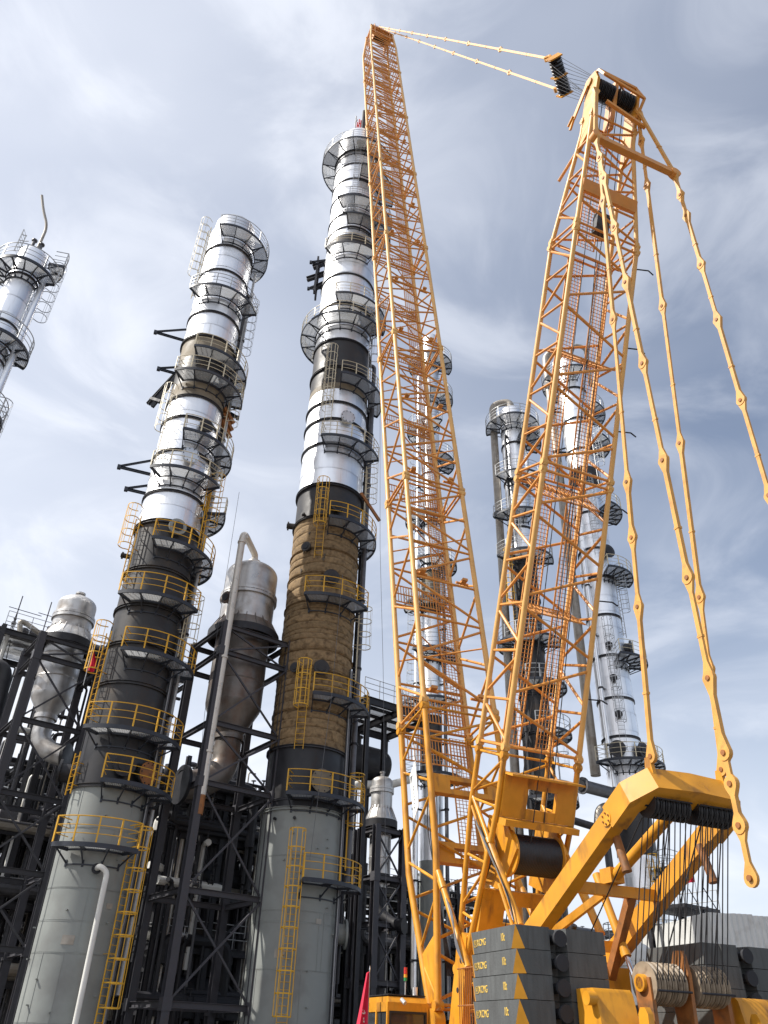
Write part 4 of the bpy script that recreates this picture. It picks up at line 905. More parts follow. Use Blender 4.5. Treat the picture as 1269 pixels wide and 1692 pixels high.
for q, x in ((7.0, -.95), (4.7, -.8)):
    mb = MB(); mb.box((x - .14, -BW + .1, q - .34), (x + .14, -.75, q + .34)); mb.box((x - .14, .75, q - .34), (x + .14, BW - .1, q + .34)); mb.box((x - .14, -.76, q + .16), (x + .14, .76, q + .34)); mb.box((x - .14, -.76, q - .34), (x + .14, .76, q - .16)); obj('cross_beam', mb, 'crane_yellow', base)
mesh_strip(base, -BW + .2, -BW + .95, BH - .1, 4.8, 10.0); guard(base, 8.8, 9.8, BH - .06, -BW + .1, BW - .1)
SEC = 12.3; sec0 = None; n_sec = 6
for k in range(n_sec):
    org = B0 + (B1 - B0).normalized() * (10.1 + k * SEC)
    if sec0 is None:
        sec0 = lattice('boom_section', lambda s: (-BH, BH, BW), 0, SEC, 6, .115, .057, 'boom_orange', BR, org, cm='boom_chord')
        mesh_strip(sec0, -BW + .2, -BW + .92, BH - .08, .1, SEC - .1)
        guard(sec0, .5, 1.5, BH - .04, -BW + .1, BW - .1); guard(sec0, 6.3, 7.2, BH - .04, -BW + .1, BW - .1)
        for q in (.75, 6.6):
            for y in (-BW + .5, BW - .5): mb = MB(); mb.box((-BH - .05, y - .12, q - .06), (-BH + .28, y + .12, q + .06)); mb.tube((-BH + .3, y - .3, q), (-BH + .3, y + .3, q), .06, 8); obj('rope_roller', mb, 'mesh_orange', sec0)
        for q in (3.1, 9.2):
            for pa, pb in (((-BH, BW), (BH, -BW)), ((-BH, -BW), (BH, BW))): mb = MB(); mb.tube((*pa, q), (*pb, q), .034, 6); obj('brace', mb, 'boom_orange', sec0)
    else: copy_part(sec0, CR, org)
s_h = 10.1 + n_sec * SEC; org = B0
head = lattice('boom_head', boom_prof, s_h, BL - .3, 9, .11, .046, 'boom_orange', BR, org, knots=(BL - 5.0,), cm='boom_chord')
mesh_strip(head, -BW + .2, -BW + .9, BH - .08, s_h + .1, BL - 5); guard(head, s_h + .5, s_h + 1.5, BH - .04, -BW + .1, BW - .1); guard(head, s_h + 5.6, s_h + 6.4, BH - .04, -BW + .1, BW - .1)
mb = MB()
for sy in (1, -1): mb.prism([(-BH - .05, sy * .9 - .04, BL - 2.6), (BH * .7, sy * .9 - .04, BL - 2.4), (.5, sy * .9 - .04, BL + .35), (-BH - .15, sy * .9 - .04, BL + .45)], (0, .08, 0))
mb.box((-BH - .1, -BW + .2, BL - .45), (.2, BW - .2, BL - .2)); mb.box((-BH - .02, -BW + .1, BL - 2.0), (-BH + .25, BW - .1, BL - 1.6)); obj('head_plate', mb, 'boom_orange', head)
for k in range(6): mb = MB(); mb.disc((-.1, -.6 + k * .24, BL - .6), (0, 1, 0), .42, .12, 20, rim=.85); obj('sheave', mb, 'sheave_black', head)
mb = MB()
for x in (-1.0, -.4, .2):
    for y in (-1.0, -.5, 0, .5, 1.0): mb.tube((x, y, BL - .3), (x, y, BL + .75), .02, 5)
for hz in (.4, .75):
    for p, q in (((-1, -1), (-1, 1)), ((-1, 1), (.2, 1)), ((.2, 1), (.2, -1)), ((.2, -1), (-1, -1))): mb.tube((*p, BL + hz), (*q, BL + hz), .02, 5)
obj('head_railing', mb, 'mesh_orange', head)
# banner tied between two chords of the boom base
def boom_pt(x, y, s): return B0 + V(math.cos(BA), 0, -math.sin(BA)) * x + V(0, y, 0) + V(math.sin(BA), 0, math.cos(BA)) * s

# --- derrick mast
M0 = V(.1, 0, 2.9); MD = V(-12.1, 0, 30.1).normalized(); MA = math.atan2(MD.x, MD.z); MR = (0, MA, 0)
MW, MH = 1.32, .82
def mast_prof(s):
    if s < 5.2:
        t = s / 5.2; return (-.12 - (MH - .12) * t, .12 + (MH - .12) * t, MW)
    if s > 25.4:
        t = min(1, (s - 25.4) / 4.8); return (-MH + (MH - .30) * t, MH - (MH - .30) * t, MW - .34 * t)
    return (-MH, MH, MW)
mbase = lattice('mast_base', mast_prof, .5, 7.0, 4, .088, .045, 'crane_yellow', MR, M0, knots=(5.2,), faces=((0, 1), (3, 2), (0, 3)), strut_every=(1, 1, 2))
msec = None
for k, (s0, s1) in enumerate(((7.0, 16.2), (16.2, 25.4))):
    o = lattice('mast_section', mast_prof, s0, s1, 6, .088, .05, 'boom_orange', MR, M0, strut_every=(1, 1, 2, 2), flip=k, cm='boom_chord')
    mesh_strip(o, -.1, .55, MH - .05, s0 + .1, s1 - .1); mesh_strip(o, -MW + .12, -MW + .75, MH - .3, s0 + .1, s1 - .1)
    guard(o, s1 - .9, s1 - .1, 0, -MW + .1, MW - .1, tilt=.55); guard(o, (s0 + s1) / 2 - .2, (s0 + s1) / 2 + .2, 0, -MW + .1, MW - .1, tilt=.5)
    for q in (s0 + 2.0, s0 + 5.2, s0 + 8.4): mb = MB(); mb.tube((-MH, -MW, q), (-MH - .15, -MW - .5, q + .05), .025, 6); mb.tube((-MH - .15, -MW - .5, q + .05), (-MH - .12, -MW - .75, q - .02), .025, 6); obj('peg', mb, 'dark_steel', o)
mhead = lattice('mast_head', mast_prof, 25.4, 30.9, 4, .084, .046, 'boom_orange', MR, M0, knots=(30.2,), strut_every=(1, 1, 1, 1), cm='boom_chord')
mesh_strip(mhead, -.3, .45, .45, 25.6, 30.8)
mb = MB(); mb.box((-.72, -1.2, 27.0), (-.55, 1.2, 27.5)); obj('cross_beam', mb, 'boom_orange', mhead)
mb = MB(); mb.box((-.5, -.25, 25.8), (-.2, .3, 26.6)); obj('junction_box', mb, 'sheave_black', mhead)
for sy in (1, -1):
    mb = MB(); mb.prism([(-.34, sy * .98 - .06, 30.0), (.34, sy * .98 - .06, 29.4), (.40, sy * .94 - .06, 32.4), (.26, sy * .94 - .06, 32.9), (-.1, sy * .94 - .06, 32.9), (-.36, sy * .94 - .06, 32.4)], (0, .12, 0)); obj('side_plate', mb, 'crane_yellow', mhead)
    mb = MB(); mb.disc((.22, sy * 1.02, 32.55), (0, 1, 0), .2, .1, 20); obj('pin', mb, 'crane_yellow', mhead)
mb = MB(); mb.prism([(-.2, -.08, 30.6), (.3, -.08, 30.6), (.3, -.08, 32.8), (-.2, -.08, 32.8)], (0, .16, 0)); obj('centre_plate', mb, 'boom_orange', mhead)
mb = MB()
for p, q in (((-.2, .9, 32.9), (-.2, -.9, 32.9)), ((.4, .9, 32.9), (.4, -.9, 32.9)), ((-.2, .9, 32.9), (.4, .9, 32.9)), ((-.2, -.9, 32.9), (.4, -.9, 32.9)), ((-.2, 0, 32.9), (.4, -.9, 32.9)), ((-.6, -1.05, 32.2), (-.2, -.9, 32.9)), ((-.6, -1.05, 32.2), (-.35, -.95, 31.4)), ((-.6, .85, 32.4), (-.2, .9, 32.9)), ((-.6, .85, 32.4), (-.6, -1.05, 32.2))): mb.beam(p, q, .09, .09)
obj('cap_frame', mb, 'boom_orange', mhead)
for g_ in (-.46, .46):
    for k in range(5): mb = MB(); mb.disc((-.02, g_ - .28 + k * .14, 32.2), (0, 1, 0), .38, .10, 22, rim=.85); obj('sheave', mb, 'sheave_black', mhead)
mb = MB(); mb.beam((.25, 1.08, 32.4), (.9, 1.1, 31.3), .2, .06, side=(0, 0, 1)); mb.beam((.86, 1.1, 31.4), (1.05, 1.1, 30.9), .08, .1); mb.beam((.86, 1.16, 31.4), (1.15, 1.16, 31.1), .08, .05); obj('fork_link', mb, 'crane_yellow', mhead)
mb = MB(); mb.tube((MH * .5, 1.05, 29.4), (MH * .5 + .6, 1.3, 28.4), .06, 8); obj('peg', mb, 'boom_orange', mhead)
# winch in the mast base
mb = MB()
xr = -MH - .02
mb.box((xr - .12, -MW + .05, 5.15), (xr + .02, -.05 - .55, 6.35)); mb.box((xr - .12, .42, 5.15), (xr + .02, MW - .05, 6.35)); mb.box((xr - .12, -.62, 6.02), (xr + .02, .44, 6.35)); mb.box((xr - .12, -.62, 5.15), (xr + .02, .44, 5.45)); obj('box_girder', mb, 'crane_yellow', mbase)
mb = MB(); mb.box((xr - .55, -MW + .04, 6.36), (xr + .3, MW - .04, 6.42)); mb.box((xr - .5, -MW + .04, 4.95), (xr + .3, MW - .04, 5.13)); obj('girder_flange', mb, 'crane_yellow', mbase)
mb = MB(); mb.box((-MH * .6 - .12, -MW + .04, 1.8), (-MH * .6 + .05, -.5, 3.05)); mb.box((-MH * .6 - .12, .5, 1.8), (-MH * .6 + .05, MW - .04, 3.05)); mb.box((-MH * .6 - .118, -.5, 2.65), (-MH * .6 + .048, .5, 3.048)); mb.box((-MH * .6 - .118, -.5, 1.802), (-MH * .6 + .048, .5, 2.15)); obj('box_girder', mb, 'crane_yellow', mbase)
for sy in (1, -1):
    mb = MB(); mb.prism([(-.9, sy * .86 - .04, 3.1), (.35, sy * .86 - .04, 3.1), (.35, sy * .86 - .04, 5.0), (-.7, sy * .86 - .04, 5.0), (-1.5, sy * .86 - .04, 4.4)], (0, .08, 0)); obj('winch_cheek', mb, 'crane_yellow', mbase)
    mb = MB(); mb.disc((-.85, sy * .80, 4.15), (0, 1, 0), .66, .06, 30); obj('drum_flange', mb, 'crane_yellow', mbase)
mb = MB(); prof = [(.002, -.77)] + [(.55 + (.012 if k % 2 else 0), -.77 + 1.54 * k / 60) for k in range(61)] + [(.002, .77)]
mb.lathe(prof, 32, (-.85, 0, 4.15), axis=frame_of(V(0, 1, 0))); obj('winch_drum', mb, 'sheave_black', mbase)
mb = MB()
for k in range(9): mb.path(bend([(.2, 1.0 - .02 * k, 3.0 + .15 * k), (-.4 - .05 * k, 1.1, 3.3 + .1 * k), (-.3 + .1 * k, 1.15, 4.6)], .3), .03, 6)
tag(obj('hoses', mb, 'rope_black', mbase), kind='stuff')

def bar_link(parent, p, q, w, t, m='pendant_yellow', eye=.15, axis=(0, 1, 0), fat=1.0):
    """flat bar flaring into a round eye at either end"""
    d = (q - p).normalized(); A = Vector(axis); A = (A - d * A.dot(d)).normalized(); c = A.cross(d); L = (q - p).length; h = w / 2; n1 = min(eye * 2.4, L * .3)
    out = [(p + d * (eye * math.cos(R_(g_))) + c * (eye * math.sin(R_(g_)))) for g_ in range(60, 301, 24)]
    out += [p + d * n1 - c * h, q - d * n1 - c * h]
    out += [(q + d * (eye * math.cos(R_(g_))) + c * (eye * math.sin(R_(g_)))) for g_ in range(-120, 121, 24)]
    out += [q - d * n1 + c * h, p + d * n1 + c * h]
    mb = MB(); tt = t * fat; mb.prism([o_ - A * tt / 2 for o_ in out], A * tt); o = obj('link', mb, m, parent)
    b = MB(); b.disc(q, A, eye * .36, t * 2.3, 12); obj('pin', b, 'rust_orange', parent)
    if L > 2:
        b = MB(); k = .6; b.beam(p.lerp(q, k) - d * .03, p.lerp(q, k) + d * .03, tt * 1.25, w * 1.3, side=axis); obj('clip', b, m, parent)
    return o
def pendant(name, p, q, cuts, w, t, eye, m='pendant_yellow'):
    e = part_empty(name); ks = [0] + list(cuts) + [1]
    for i_, (a, b) in enumerate(zip(ks[:-1], ks[1:])): bar_link(e, p.lerp(q, a), p.lerp(q, b), w, t, m, eye, fat=1.0 if i_ % 2 else 1.5)
    return e
# boom pendants with equalizer (the slack block hangs twisted)
EQ = V(-9.3, 0, 39.25); TIP = boom_pt(-BH - .1, 0, BL + .1); HEADP = M0 + MD * 33.0
de = (TIP - HEADP).normalized(); ne = V(-de.z, 0, de.x); TW = R_(42)
ax_e = V(0, 1, 0) * math.cos(TW) + ne * math.sin(TW); nx_e = de.cross(ax_e).normalized()
for sy in (1, -1):
    p = TIP + V(0, sy * .35, 0); q = EQ + de * 1.05 + ax_e * (sy * .72)
    pendant('boom_pendant', p, q, (.13, .25, .37, .49, .61, .73, .86), .11, .065, .15)
eqp = part_empty('equalizer_block')
mb = MB(); mb.tube(EQ + de * .62 + ax_e * .85, EQ + de * .62 - ax_e * .85, .09, 12); obj('crossbar', mb, 'crane_yellow', eqp)
for sy in (1, -1): mb = MB(); mb.beam(EQ + de * .2 + ax_e * sy * .66, EQ + de * 1.1 + ax_e * sy * .72, .12, .24, side=ax_e); mb.disc(EQ + de * 1.05 + ax_e * sy * .72, ax_e, .18, .2, 16); obj('arm', mb, 'crane_yellow', eqp)
for y in (-.86, -.03, .80): mb = MB(); mb.prism([EQ + de * .4 + nx_e * .34 + ax_e * y, EQ + de * .4 - nx_e * .34 + ax_e * y, EQ - de * .34 - nx_e * .3 + ax_e * y, EQ - de * .34 + nx_e * .3 + ax_e * y], ax_e * .06); obj('cheek_plate', mb, 'crane_yellow', eqp)
for k in range(10):
    y = -.72 + k * .15 + (.09 if k > 4 else 0); mb = MB(); mb.disc(EQ + ax_e * y, ax_e, .31, .085, 20, rim=.86); obj('sheave', mb, 'sheave_black', eqp)
hp = M0 + MD * 32.2 + V(.02, 0, 0)
for k in range(7):
    y = -.68 + k * .23
    for sg in (1, -1): mb = MB(); mb.tube(EQ + nx_e * sg * .28 + ax_e * y, hp + ne * sg * .34 + V(0, y, 0), .010, 5); obj('reeving_rope', mb, 'rope_black', CR)
# hanging ropes from the mast head to the winch
for k, (y0, y1, s1, x1) in enumerate(((.1, -.25, 4.6, -1.0), (-.25, .3, 4.6, -1.25), (.45, .55, .8, -.9), (-.5, -.45, 6.4, -.9))):
    mb = MB(); a = M0 + MD * 32.3 + V(0, y0, 0); b = V(math.cos(MA) * x1 + math.sin(MA) * s1, y1, -math.sin(MA) * x1 + math.cos(MA) * s1) + M0; mb.tube(a, b, .018, 6); obj('hoist_rope', mb, 'rope_black', CR)

# --- gantry
GF, GH = V(-2.2, 0, 2.95), V(-8.95, 0, 6.62); gd = (GH - GF).normalized(); gn = V(-gd.z, 0, gd.x); gn = gn if gn.z > 0 else -gn
gan = part_empty('gantry')
for sy in (1, -1):
    mb = MB(); mb.beam(GF + V(0, sy * 1.42, 0), GH - gd * .75 + V(0, sy * 1.42, 0), .36, .46, side=(0, 1, 0)); obj('leg', mb, 'crane_yellow', gan)
    mb = MB(); mb.disc(GH - gd * 1.0 + V(0, sy * 1.61, 0), (0, 1, 0), .17, .05, 22); pl = obj('pin_cover', mb, 'crane_yellow', gan)
    for k in range(6): b = MB(); b.disc(GH - gd * 1.0 + V(0, sy * 1.645, 0) + (gd * math.cos(k * 1.047) + gn * math.sin(k * 1.047)) * .12, (0, 1, 0), .022, .04, 6); obj('bolt', b, 'rust_orange', gan)
    mb = MB(); a = GH - gd * 1.3 + V(0, sy * 1.25, 0) - gn * .1; mb.tube(a, a + V(-.25, 0, -.85), .10, 14); mb.tube(a + V(-.245, 0, -.83), a + V(-.255, 0, -.88), .115, 14); obj('stop_tube', mb, 'rust_orange', gan)
def gp(y, s, n_=0): return GH + V(0, y, 0) + gd * s + gn * n_
outl = [(1.62, -.95), (1.62, -.12), (1.18, .46), (0, .52), (-1.18, .46), (-1.62, -.12), (-1.62, -.95), (-1.22, -.95), (-1.22, -.35), (-.95, -.05), (.95, -.05), (1.22, -.35), (1.22, -.95)]
mb = MB(); mb.prism([gp(y, s, -.29) for y, s in outl], gn * .58); obj('head_beam', mb, 'crane_yellow', gan)
mb = MB(); mb.prism([gp(y, s, .30) for y, s in ((1.5, -.1), (1.15, .38), (-1.15, .38), (-1.5, -.1), (-1.2, -.2), (1.2, -.2))], gn * .02); obj('cap_plate', mb, 'crane_yellow', gan)
US = V(-8.95, 0, 6.36)
mb = MB(); mb.tube(US + V(0, 1.2, 0), US + V(0, -1.2, 0), .07, 12); obj('axle', mb, 'dark_steel', gan)
for g_ in (.62, -.62):
    for k in range(7): mb = MB(); mb.disc(US + V(0, g_ - .45 + k * .15, 0), (0, 1, 0), .31, .11, 22, rim=.82); obj('sheave', mb, 'sheave_black', gan)
    mb = MB(); mb.tube(US + V(-.36, g_ + .5, .05), US + V(-.36, g_ - .5, .05), .02, 6); obj('rope_guard', mb, 'dark_steel', gan)
for p, q, w, h in ((GF.lerp(GH, .56) + V(0, 1.25, 0), GF.lerp(GH, .56) + V(0, -1.25, 0), .18, .26), (GF.lerp(GH, .28) + V(0, 1.25, 0), GF.lerp(GH, .28) + V(0, -1.25, 0), .18, .26)):
    mb = MB(); mb.beam(p, q, w, h); obj('cross_beam', mb, 'crane_yellow', gan)
mb = MB(); mb.tube(GF.lerp(GH, .57) + V(0, .1, .2), GH - gd * .4 + V(0, .2, -.15), .14, 12); mb.box((-6.3, -.1, 5.15), (-5.85, .3, 5.5)); obj('strut', mb, 'crane_yellow', gan)
mb = MB(); mb.beam(GF.lerp(GH, .56) + V(0, .2, 0), GF.lerp(GH, .22) + V(0, 1.2, 0), .14, .18); obj('strut', mb, 'crane_yellow', gan)
mb = MB(); mb.beam(GF.lerp(GH, .56) + V(0, -.5, -.05), V(-4.6, -.6, 3.2), .2, .22); obj('strut', mb, 'rust_orange', gan)
for sy in (1, -1):
    for p in (GH + gd * .35 + V(0, sy * 1.05, 0) + gn * .2,): mb = MB(); mb.prism([p + V(-.15, -.05, -.1), p + V(.15, -.05, -.1), p + V(.08, -.05, .4), p + V(-.08, -.05, .4)], (0, .1, 0)); obj('lug', mb, 'crane_yellow', gan)
# pendants mast head -> gantry, and the free hanging ones with their spreader
for sy, kc in ((1, (.10, .24, .46, .70, .77, .85)), (-1, (.06, .16, .40, .62, .82, .9))):
    p = M0 + MD * 31.4 + V(-.35, sy * 1.05, 0); q = GH + gd * .38 + V(0, sy * 1.05, .55); pendant('mast_pendant', p, q, kc, .11, .06, .155)
SPR = V(-12.25, 0, 28.2)
spb = part_empty('spreader_bar')
mb = MB(); mb.beam(SPR + V(0, 1.75, 0), SPR + V(0, -1.75, 0), .2, .24); obj('bar', mb, 'boom_orange', spb)
for sy in (1, -1):
    mb = MB(); mb.disc(SPR + V(0, sy * 1.72, 0), (1, 0, 0), .2, .26, 16); obj('eye', mb, 'boom_orange', spb)
    bar_link(spb, M0 + MD * 31.6 + V(-.4, sy * 1.0, 0), SPR + V(0, sy * 1.72, .1), .14, .09, eye=.16, axis=(1, 0, 0))
for sy, L in ((1, 23.8), (-1, 23.8)):
    p = SPR + V(0, sy * 1.72, -.1); q = p + V(.15, 0, -L)
    pendant('hanging_pendant', p, q, (.05, .1, .21, .32, .46, .6, .74, .84, .905, .93, .962), .11, .065, .155)
mb = MB(); mb.beam(M0 + MD * 31.2 + V(-.5, .55, 0), M0 + MD * 30.6 + V(-.7, -1.2, 0), .12, .16); obj('stay_bar', mb, 'boom_orange', spb)

# --- lower sheave block, ropes
LS = V(-7.75, -.12, 2.9); lsb = part_empty('sheave_block')
mb = MB(); mb.tube(LS + V(0, 1.15, 0), LS + V(0, -1.15, 0), .12, 14); obj('axle', mb, 'rust_orange', lsb)
ys = []
for g_ in (.60, -.58):
    for k in range(6):
        y = g_ - .36 + k * .145; ys.append(y); mb = MB(); mb.disc(LS + V(0, y, 0), (0, 1, 0), .41, .11, 26, rim=.86); obj('sheave', mb, 'sheave_tan', lsb)
    mb = MB(); mb.tube(LS + V(-.46, g_ + .45, -.15), LS + V(-.46, g_ - .45, -.15), .022, 8); obj('rope_guard', mb, 'dark_steel', lsb)
mb = MB(); mb.prism([LS + V(-.25, -.04, -1.2), LS + V(.25, -.04, -1.2), LS + V(.3, -.04, .2), LS + V(.05, -.04, .68), LS + V(-.22, -.04, .66), LS + V(-.32, -.04, .2)], (0, .09, 0)); obj('centre_plate', mb, 'rust_orange', lsb)
mb = MB(); mb.disc(LS + V(0, 1.05, 0), (0, 1, 0), .17, .2, 18); obj('end_cap', mb, 'crane_yellow', lsb)
for sy in (1, -1): mb = MB(); mb.box((-8.0, LS.y + sy * 1.02 - .05, 1.7), (-7.5, LS.y + sy * 1.02 + .05, 3.0)); obj('cheek_plate', mb, 'rust_orange', lsb)
for k, y in enumerate(ys):
    for sg in (1, -1):
        mb = MB(); y2 = (k % 6 - 2.5) * .15 + (.62 if k < 6 else -.62); mb.tube(LS + V(sg * .38, y, .05), US + V(sg * .27, y2, -.02), .0135, 6); obj('gantry_rope', mb, 'rope_black', CR)
for p, q in (((LS + V(.2, .3, .3)), US + V(.1, -.5, -.2)), (LS + V(-.2, -.8, .3), US + V(-.1, -.95, -.1)), (V(-4.2, .6, 2.8), GH + V(.6, .8, -.4)), (V(-6.4, -.2, 2.8), US + V(.4, .2, -.2))): mb = MB(); mb.tube(p, q, .016, 6); obj('gantry_rope', mb, 'rope_black', CR)
# tail brackets
for sy in (1, -1):
    tb = part_empty('tail_bracket'); y0, y1 = (1.4, 2.35) if sy > 0 else (-2.45, -1.45)
    mb = MB(); mb.prism([(-7.3, y0, 1.5), (-8.2, y0, 1.5), (-7.95, y0, 2.66), (-7.87, y0, 2.74), (-7.3, y0, 2.74)], (0, y1 - y0, 0)); obj('body', mb, 'crane_yellow', tb)
    yo = y1 + .1 if sy > 0 else y0 - .1
    mb = MB(); mb.disc((-7.9, yo, 2.55), (0, 1, 0), .13, .2, 18); obj('lug', mb, 'crane_yellow', tb)
    yi = y0 - .02 if sy > 0 else y1 + .02
    mb = MB(); mb.prism([(-8.2, yi, 1.6), (-8.5, yi, 1.6), (-8.5, yi, 2.3), (-8.42, yi, 2.42), (-8.28, yi, 2.42), (-8.2, yi, 2.3)], (0, .14 * sy, 0)); obj('lug', mb, 'crane_yellow', tb)
# hydraulic cylinders
def cyl(a, b, k, r, name, m='crane_yellow'):
    c = a.lerp(b, k); mb = MB(); mb.tube(a, c, r, 14); mb.tube(a.lerp(c, .94), c, r * 1.15, 14); o = obj(name, mb, m, CR)
    mb = MB(); mb.tube(c, b, r * .6, 14); obj('rod', mb, 'chrome', o)
cyl(V(-4.51, -.6, 5.66), V(-5.9, -.6, 2.4), .62, .11, 'gantry_cylinder')
for sy in (1, -1):
    a, b = V(-1.15, sy * 1.3, 8.29), V(-3.5, sy * 1.3, 4.35); mb = MB(); mb.tube(a, a.lerp(b, .45), .075, 12); mb.tube(a.lerp(b, .4), b, .115, 14); mb.tube(a.lerp(b, .38), a.lerp(b, .42), .14, 14); o = obj('backstop', mb, 'crane_yellow', CR)
    mb = MB(); mb.tube(a.lerp(b, .72) + V(.05, .16 * sy, 0), b + V(.1, .16 * sy, 0), .05, 8); obj('guide_tube', mb, 'crane_yellow', o)
    if sy > 0:
        for k in range(3): mb = MB(); mb.path(bend([a.lerp(b, .3) + V(.2, .2, .2 + .05 * k), a.lerp(b, .55) + V(-.02, .16, .05 * k), a.lerp(b, .85) + V(-.12, .12 + .03 * k, .1), a.lerp(b, .98) + V(-.1, .2, .0)], .3), .016, 6); obj('hose', mb, 'rope_black', o)
    a, b = V(.93, sy * 1.5, 6.31), V(-.9, sy * 1.5, 3.5); mb = MB(); mb.tube(a, b, .10, 14); mb.tube(a.lerp(b, .1), a.lerp(b, .2), .125, 14); mb.tube(b, b.lerp(a, .3), .12, 14); o = obj('boom_stop', mb, 'crane_yellow', CR)
    if sy > 0:
        for k in range(4): mb = MB(); mb.path(bend([a.lerp(b, .35) + V(-.1, .1, .1), a.lerp(b, .45) + V(-.3 - .05 * k, .15, -.1), a.lerp(b, .7) + V(-.2, .2, -.1 * k), a.lerp(b, .95) + V(-.1, .15, 0)], .4), .018, 6); obj('hose', mb, 'rope_grey', o)
    # mast foot brackets
    mb = MB(); mb.prism([(.5, sy * 1.32 - .12, 1.9), (-.35, sy * 1.32 - .12, 1.9), (-.75, sy * 1.32 - .12, 4.3), (-.5, sy * 1.32 - .12, 4.45), (-.2, sy * 1.32 - .12, 4.3)], (0, .24, 0)); o = obj('mast_foot', mb, 'crane_yellow', CR)
    for zz, xx, w in ((3.75, -.42, .10), (3.0, -.15, .07)): mb = MB(); mb.disc((xx, sy * 1.32, zz), (0, 1, 0), w, .26, 16); obj('hole', mb, 'sheave_black', o)
# engine housing with louvres, hose runs on the boom base
eh = part_empty('engine_housing'); mb = MB(); mb.box((-4.7, -1.15, 2.1), (-1.3, 1.15, 3.45)); mb.box((-4.2, -.8, 3.45), (-2.6, .8, 3.62)); obj('hood', mb, 'crane_yellow', eh)
for k in range(26): mb = MB(); mb.box((-4.6 + k * .12, 1.16, 2.3), (-4.56 + k * .12, 1.22, 3.35)); obj('louvre', mb, 'rust_orange', eh)
mb = MB(); mb.tube((-3.4, -.4, 3.6), (-3.4, -.4, 4.3), .09, 12); mb.tube((-3.4, -.4, 4.3), (-3.55, -.4, 4.5), .09, 12); obj('exhaust', mb, 'dark_steel', eh)
for k in range(5):
    mb = MB(); y = BW - .25 - .05 * k; mb.path(bend([boom_pt(-.7, y, 7.6), boom_pt(-.2 - .1 * k, y + .1, 6.0 - .2 * k), boom_pt(-.5 + .1 * k, y, 3.6), boom_pt(-.3, y - .2, 1.2)], .8), .022, 6); obj('hose', mb, 'rope_black', CR)
for k in range(12): mb = MB(); x = -.6 - .12 * k; mb.tube((x, 1.62, 1.9), (x, 1.62, 3.5), .014, 5); obj('fence_bar', mb, 'rust_orange', CR)
for zz in (2.6, 3.5): mb = MB(); mb.tube((-.5, 1.62, zz), (-2.1, 1.62, zz), .02, 6); obj('fence_rail', mb, 'rust_orange', CR)
# deck, crawlers
mb = MB(); mb.box((-7.6, -1.35, 1.35), (2.6, 1.35, 2.1)); mb.box((-7.2, -2.55, 1.3), (-5.0, 2.55, 1.5)); mb.box((-3.5, -2.6, 1.2), (.2, 2.6, 1.7)); obj('deck', mb, 'crane_yellow', CR)
mb = MB(); mb.tube((0, 0, .9), (0, 0, 1.36), 1.6, 36); mb.box((-1.6, -3.2, .45), (1.6, 3.2, .95)); obj('car_body', mb, 'crane_yellow', CR)
for sy in (1, -1):
    tr = part_empty('crawler_track'); mb = MB()
    pts = [(4.4 * math.copysign(1, c_) + .55 * math.cos(R_(a)), .62 + .55 * math.sin(R_(a))) for c_, rng in ((1, range(-90, 91, 15)), (-1, range(90, 271, 15))) for a in rng]
    mb.prism([(x, sy * 3.35 - .45, zz) for x, zz in pts], (0, .9, 0)); obj('side_frame', mb, 'dark_steel', tr)
    per = []
    for i in range(len(pts)):
        a, b = Vector(pts[i]), Vector(pts[(i + 1) % len(pts)]); n = max(1, round((b - a).length / .3)); per += [(a.lerp(b, k / n), (b - a).normalized()) for k in range(n)]
    for p, d in per: mb = MB(); mb.beam(V(p.x - d.x * .12, sy * 3.35, p.y - d.y * .12), V(p.x + d.x * .12, sy * 3.35, p.y + d.y * .12), 1.15, .09, side=(0, 1, 0)); obj('track_shoe', mb, 'dark_steel', tr)
# cab
cab = part_empty('cab'); x0, x1, y0, y1, z0, z1 = 1.2, 3.1, 1.72, 3.05, 1.15, 2.80
mb = MB()
post = .09
for x in (x0, x1):
    for y in (y0, y1): mb.box((x - post if x == x1 else x, y - post if y == y1 else y, z0), (x if x == x1 else x + post, y if y == y1 else y + post, z1 - .2))
mb.box((x0, y0, z0 - .5), (x1, y1, z0 + .35)); mb.box((x0 + .003, y0 + .003, z1 - .36), (x1 - .003, y1 - .003, z1 - .12)); obj('shell', mb, 'crane_yellow', cab)
mb = MB(); mb.prism([(x0, y0 + .05, z1 - .13), (x0 + .1, y0 + .05, z1 + .02), (x1 - .15, y0 + .05, z1 + .02), (x1 + .05, y0 + .05, z1 - .13)], (0, y1 - y0 - .1, 0)); obj('roof', mb, 'crane_yellow', cab)
mb = MB(); mb.box((x0 + .1, y0 + .05, z1 + .05), (x1, y1 - .05, z1 + .08)); obj('roof_guard', mb, 'dark_steel', cab)
mb = MB(); mb.box((x0 + .03, y0 + .10, z0 + .36), (x0 + .045, y1 - .10, z1 - .37)); w_ = obj('rear_window', mb, 'glass_dark', cab)
mb = MB(); mb.box((x0 - .012, y0 + .06, z0 + .32), (x0 + .02, y1 - .06, z0 + .38)); mb.box((x0 - .012, y0 + .06, z1 - .40), (x0 + .02, y1 - .06, z1 - .34)); mb.box((x0 - .012, y0 + .06, z0 + .38), (x0 + .02, y0 + .12, z1 - .4)); mb.box((x0 - .012, y1 - .12, z0 + .38), (x0 + .02, y1 - .06, z1 - .4)); obj('seal', mb, 'rubber', w_)
mb = MB(); mb.box((x0 + .10, y1 - .045, z0 + .36), (x1 - .10, y1 - .03, z1 - .37)); obj('side_window', mb, 'glass_dark', cab)
mb = MB(); mb.box((x0 + .8, y1 - .04, z0 + .05), (x0 + .88, y1 + .012, z1 - .3)); obj('door_post', mb, 'crane_yellow', cab)
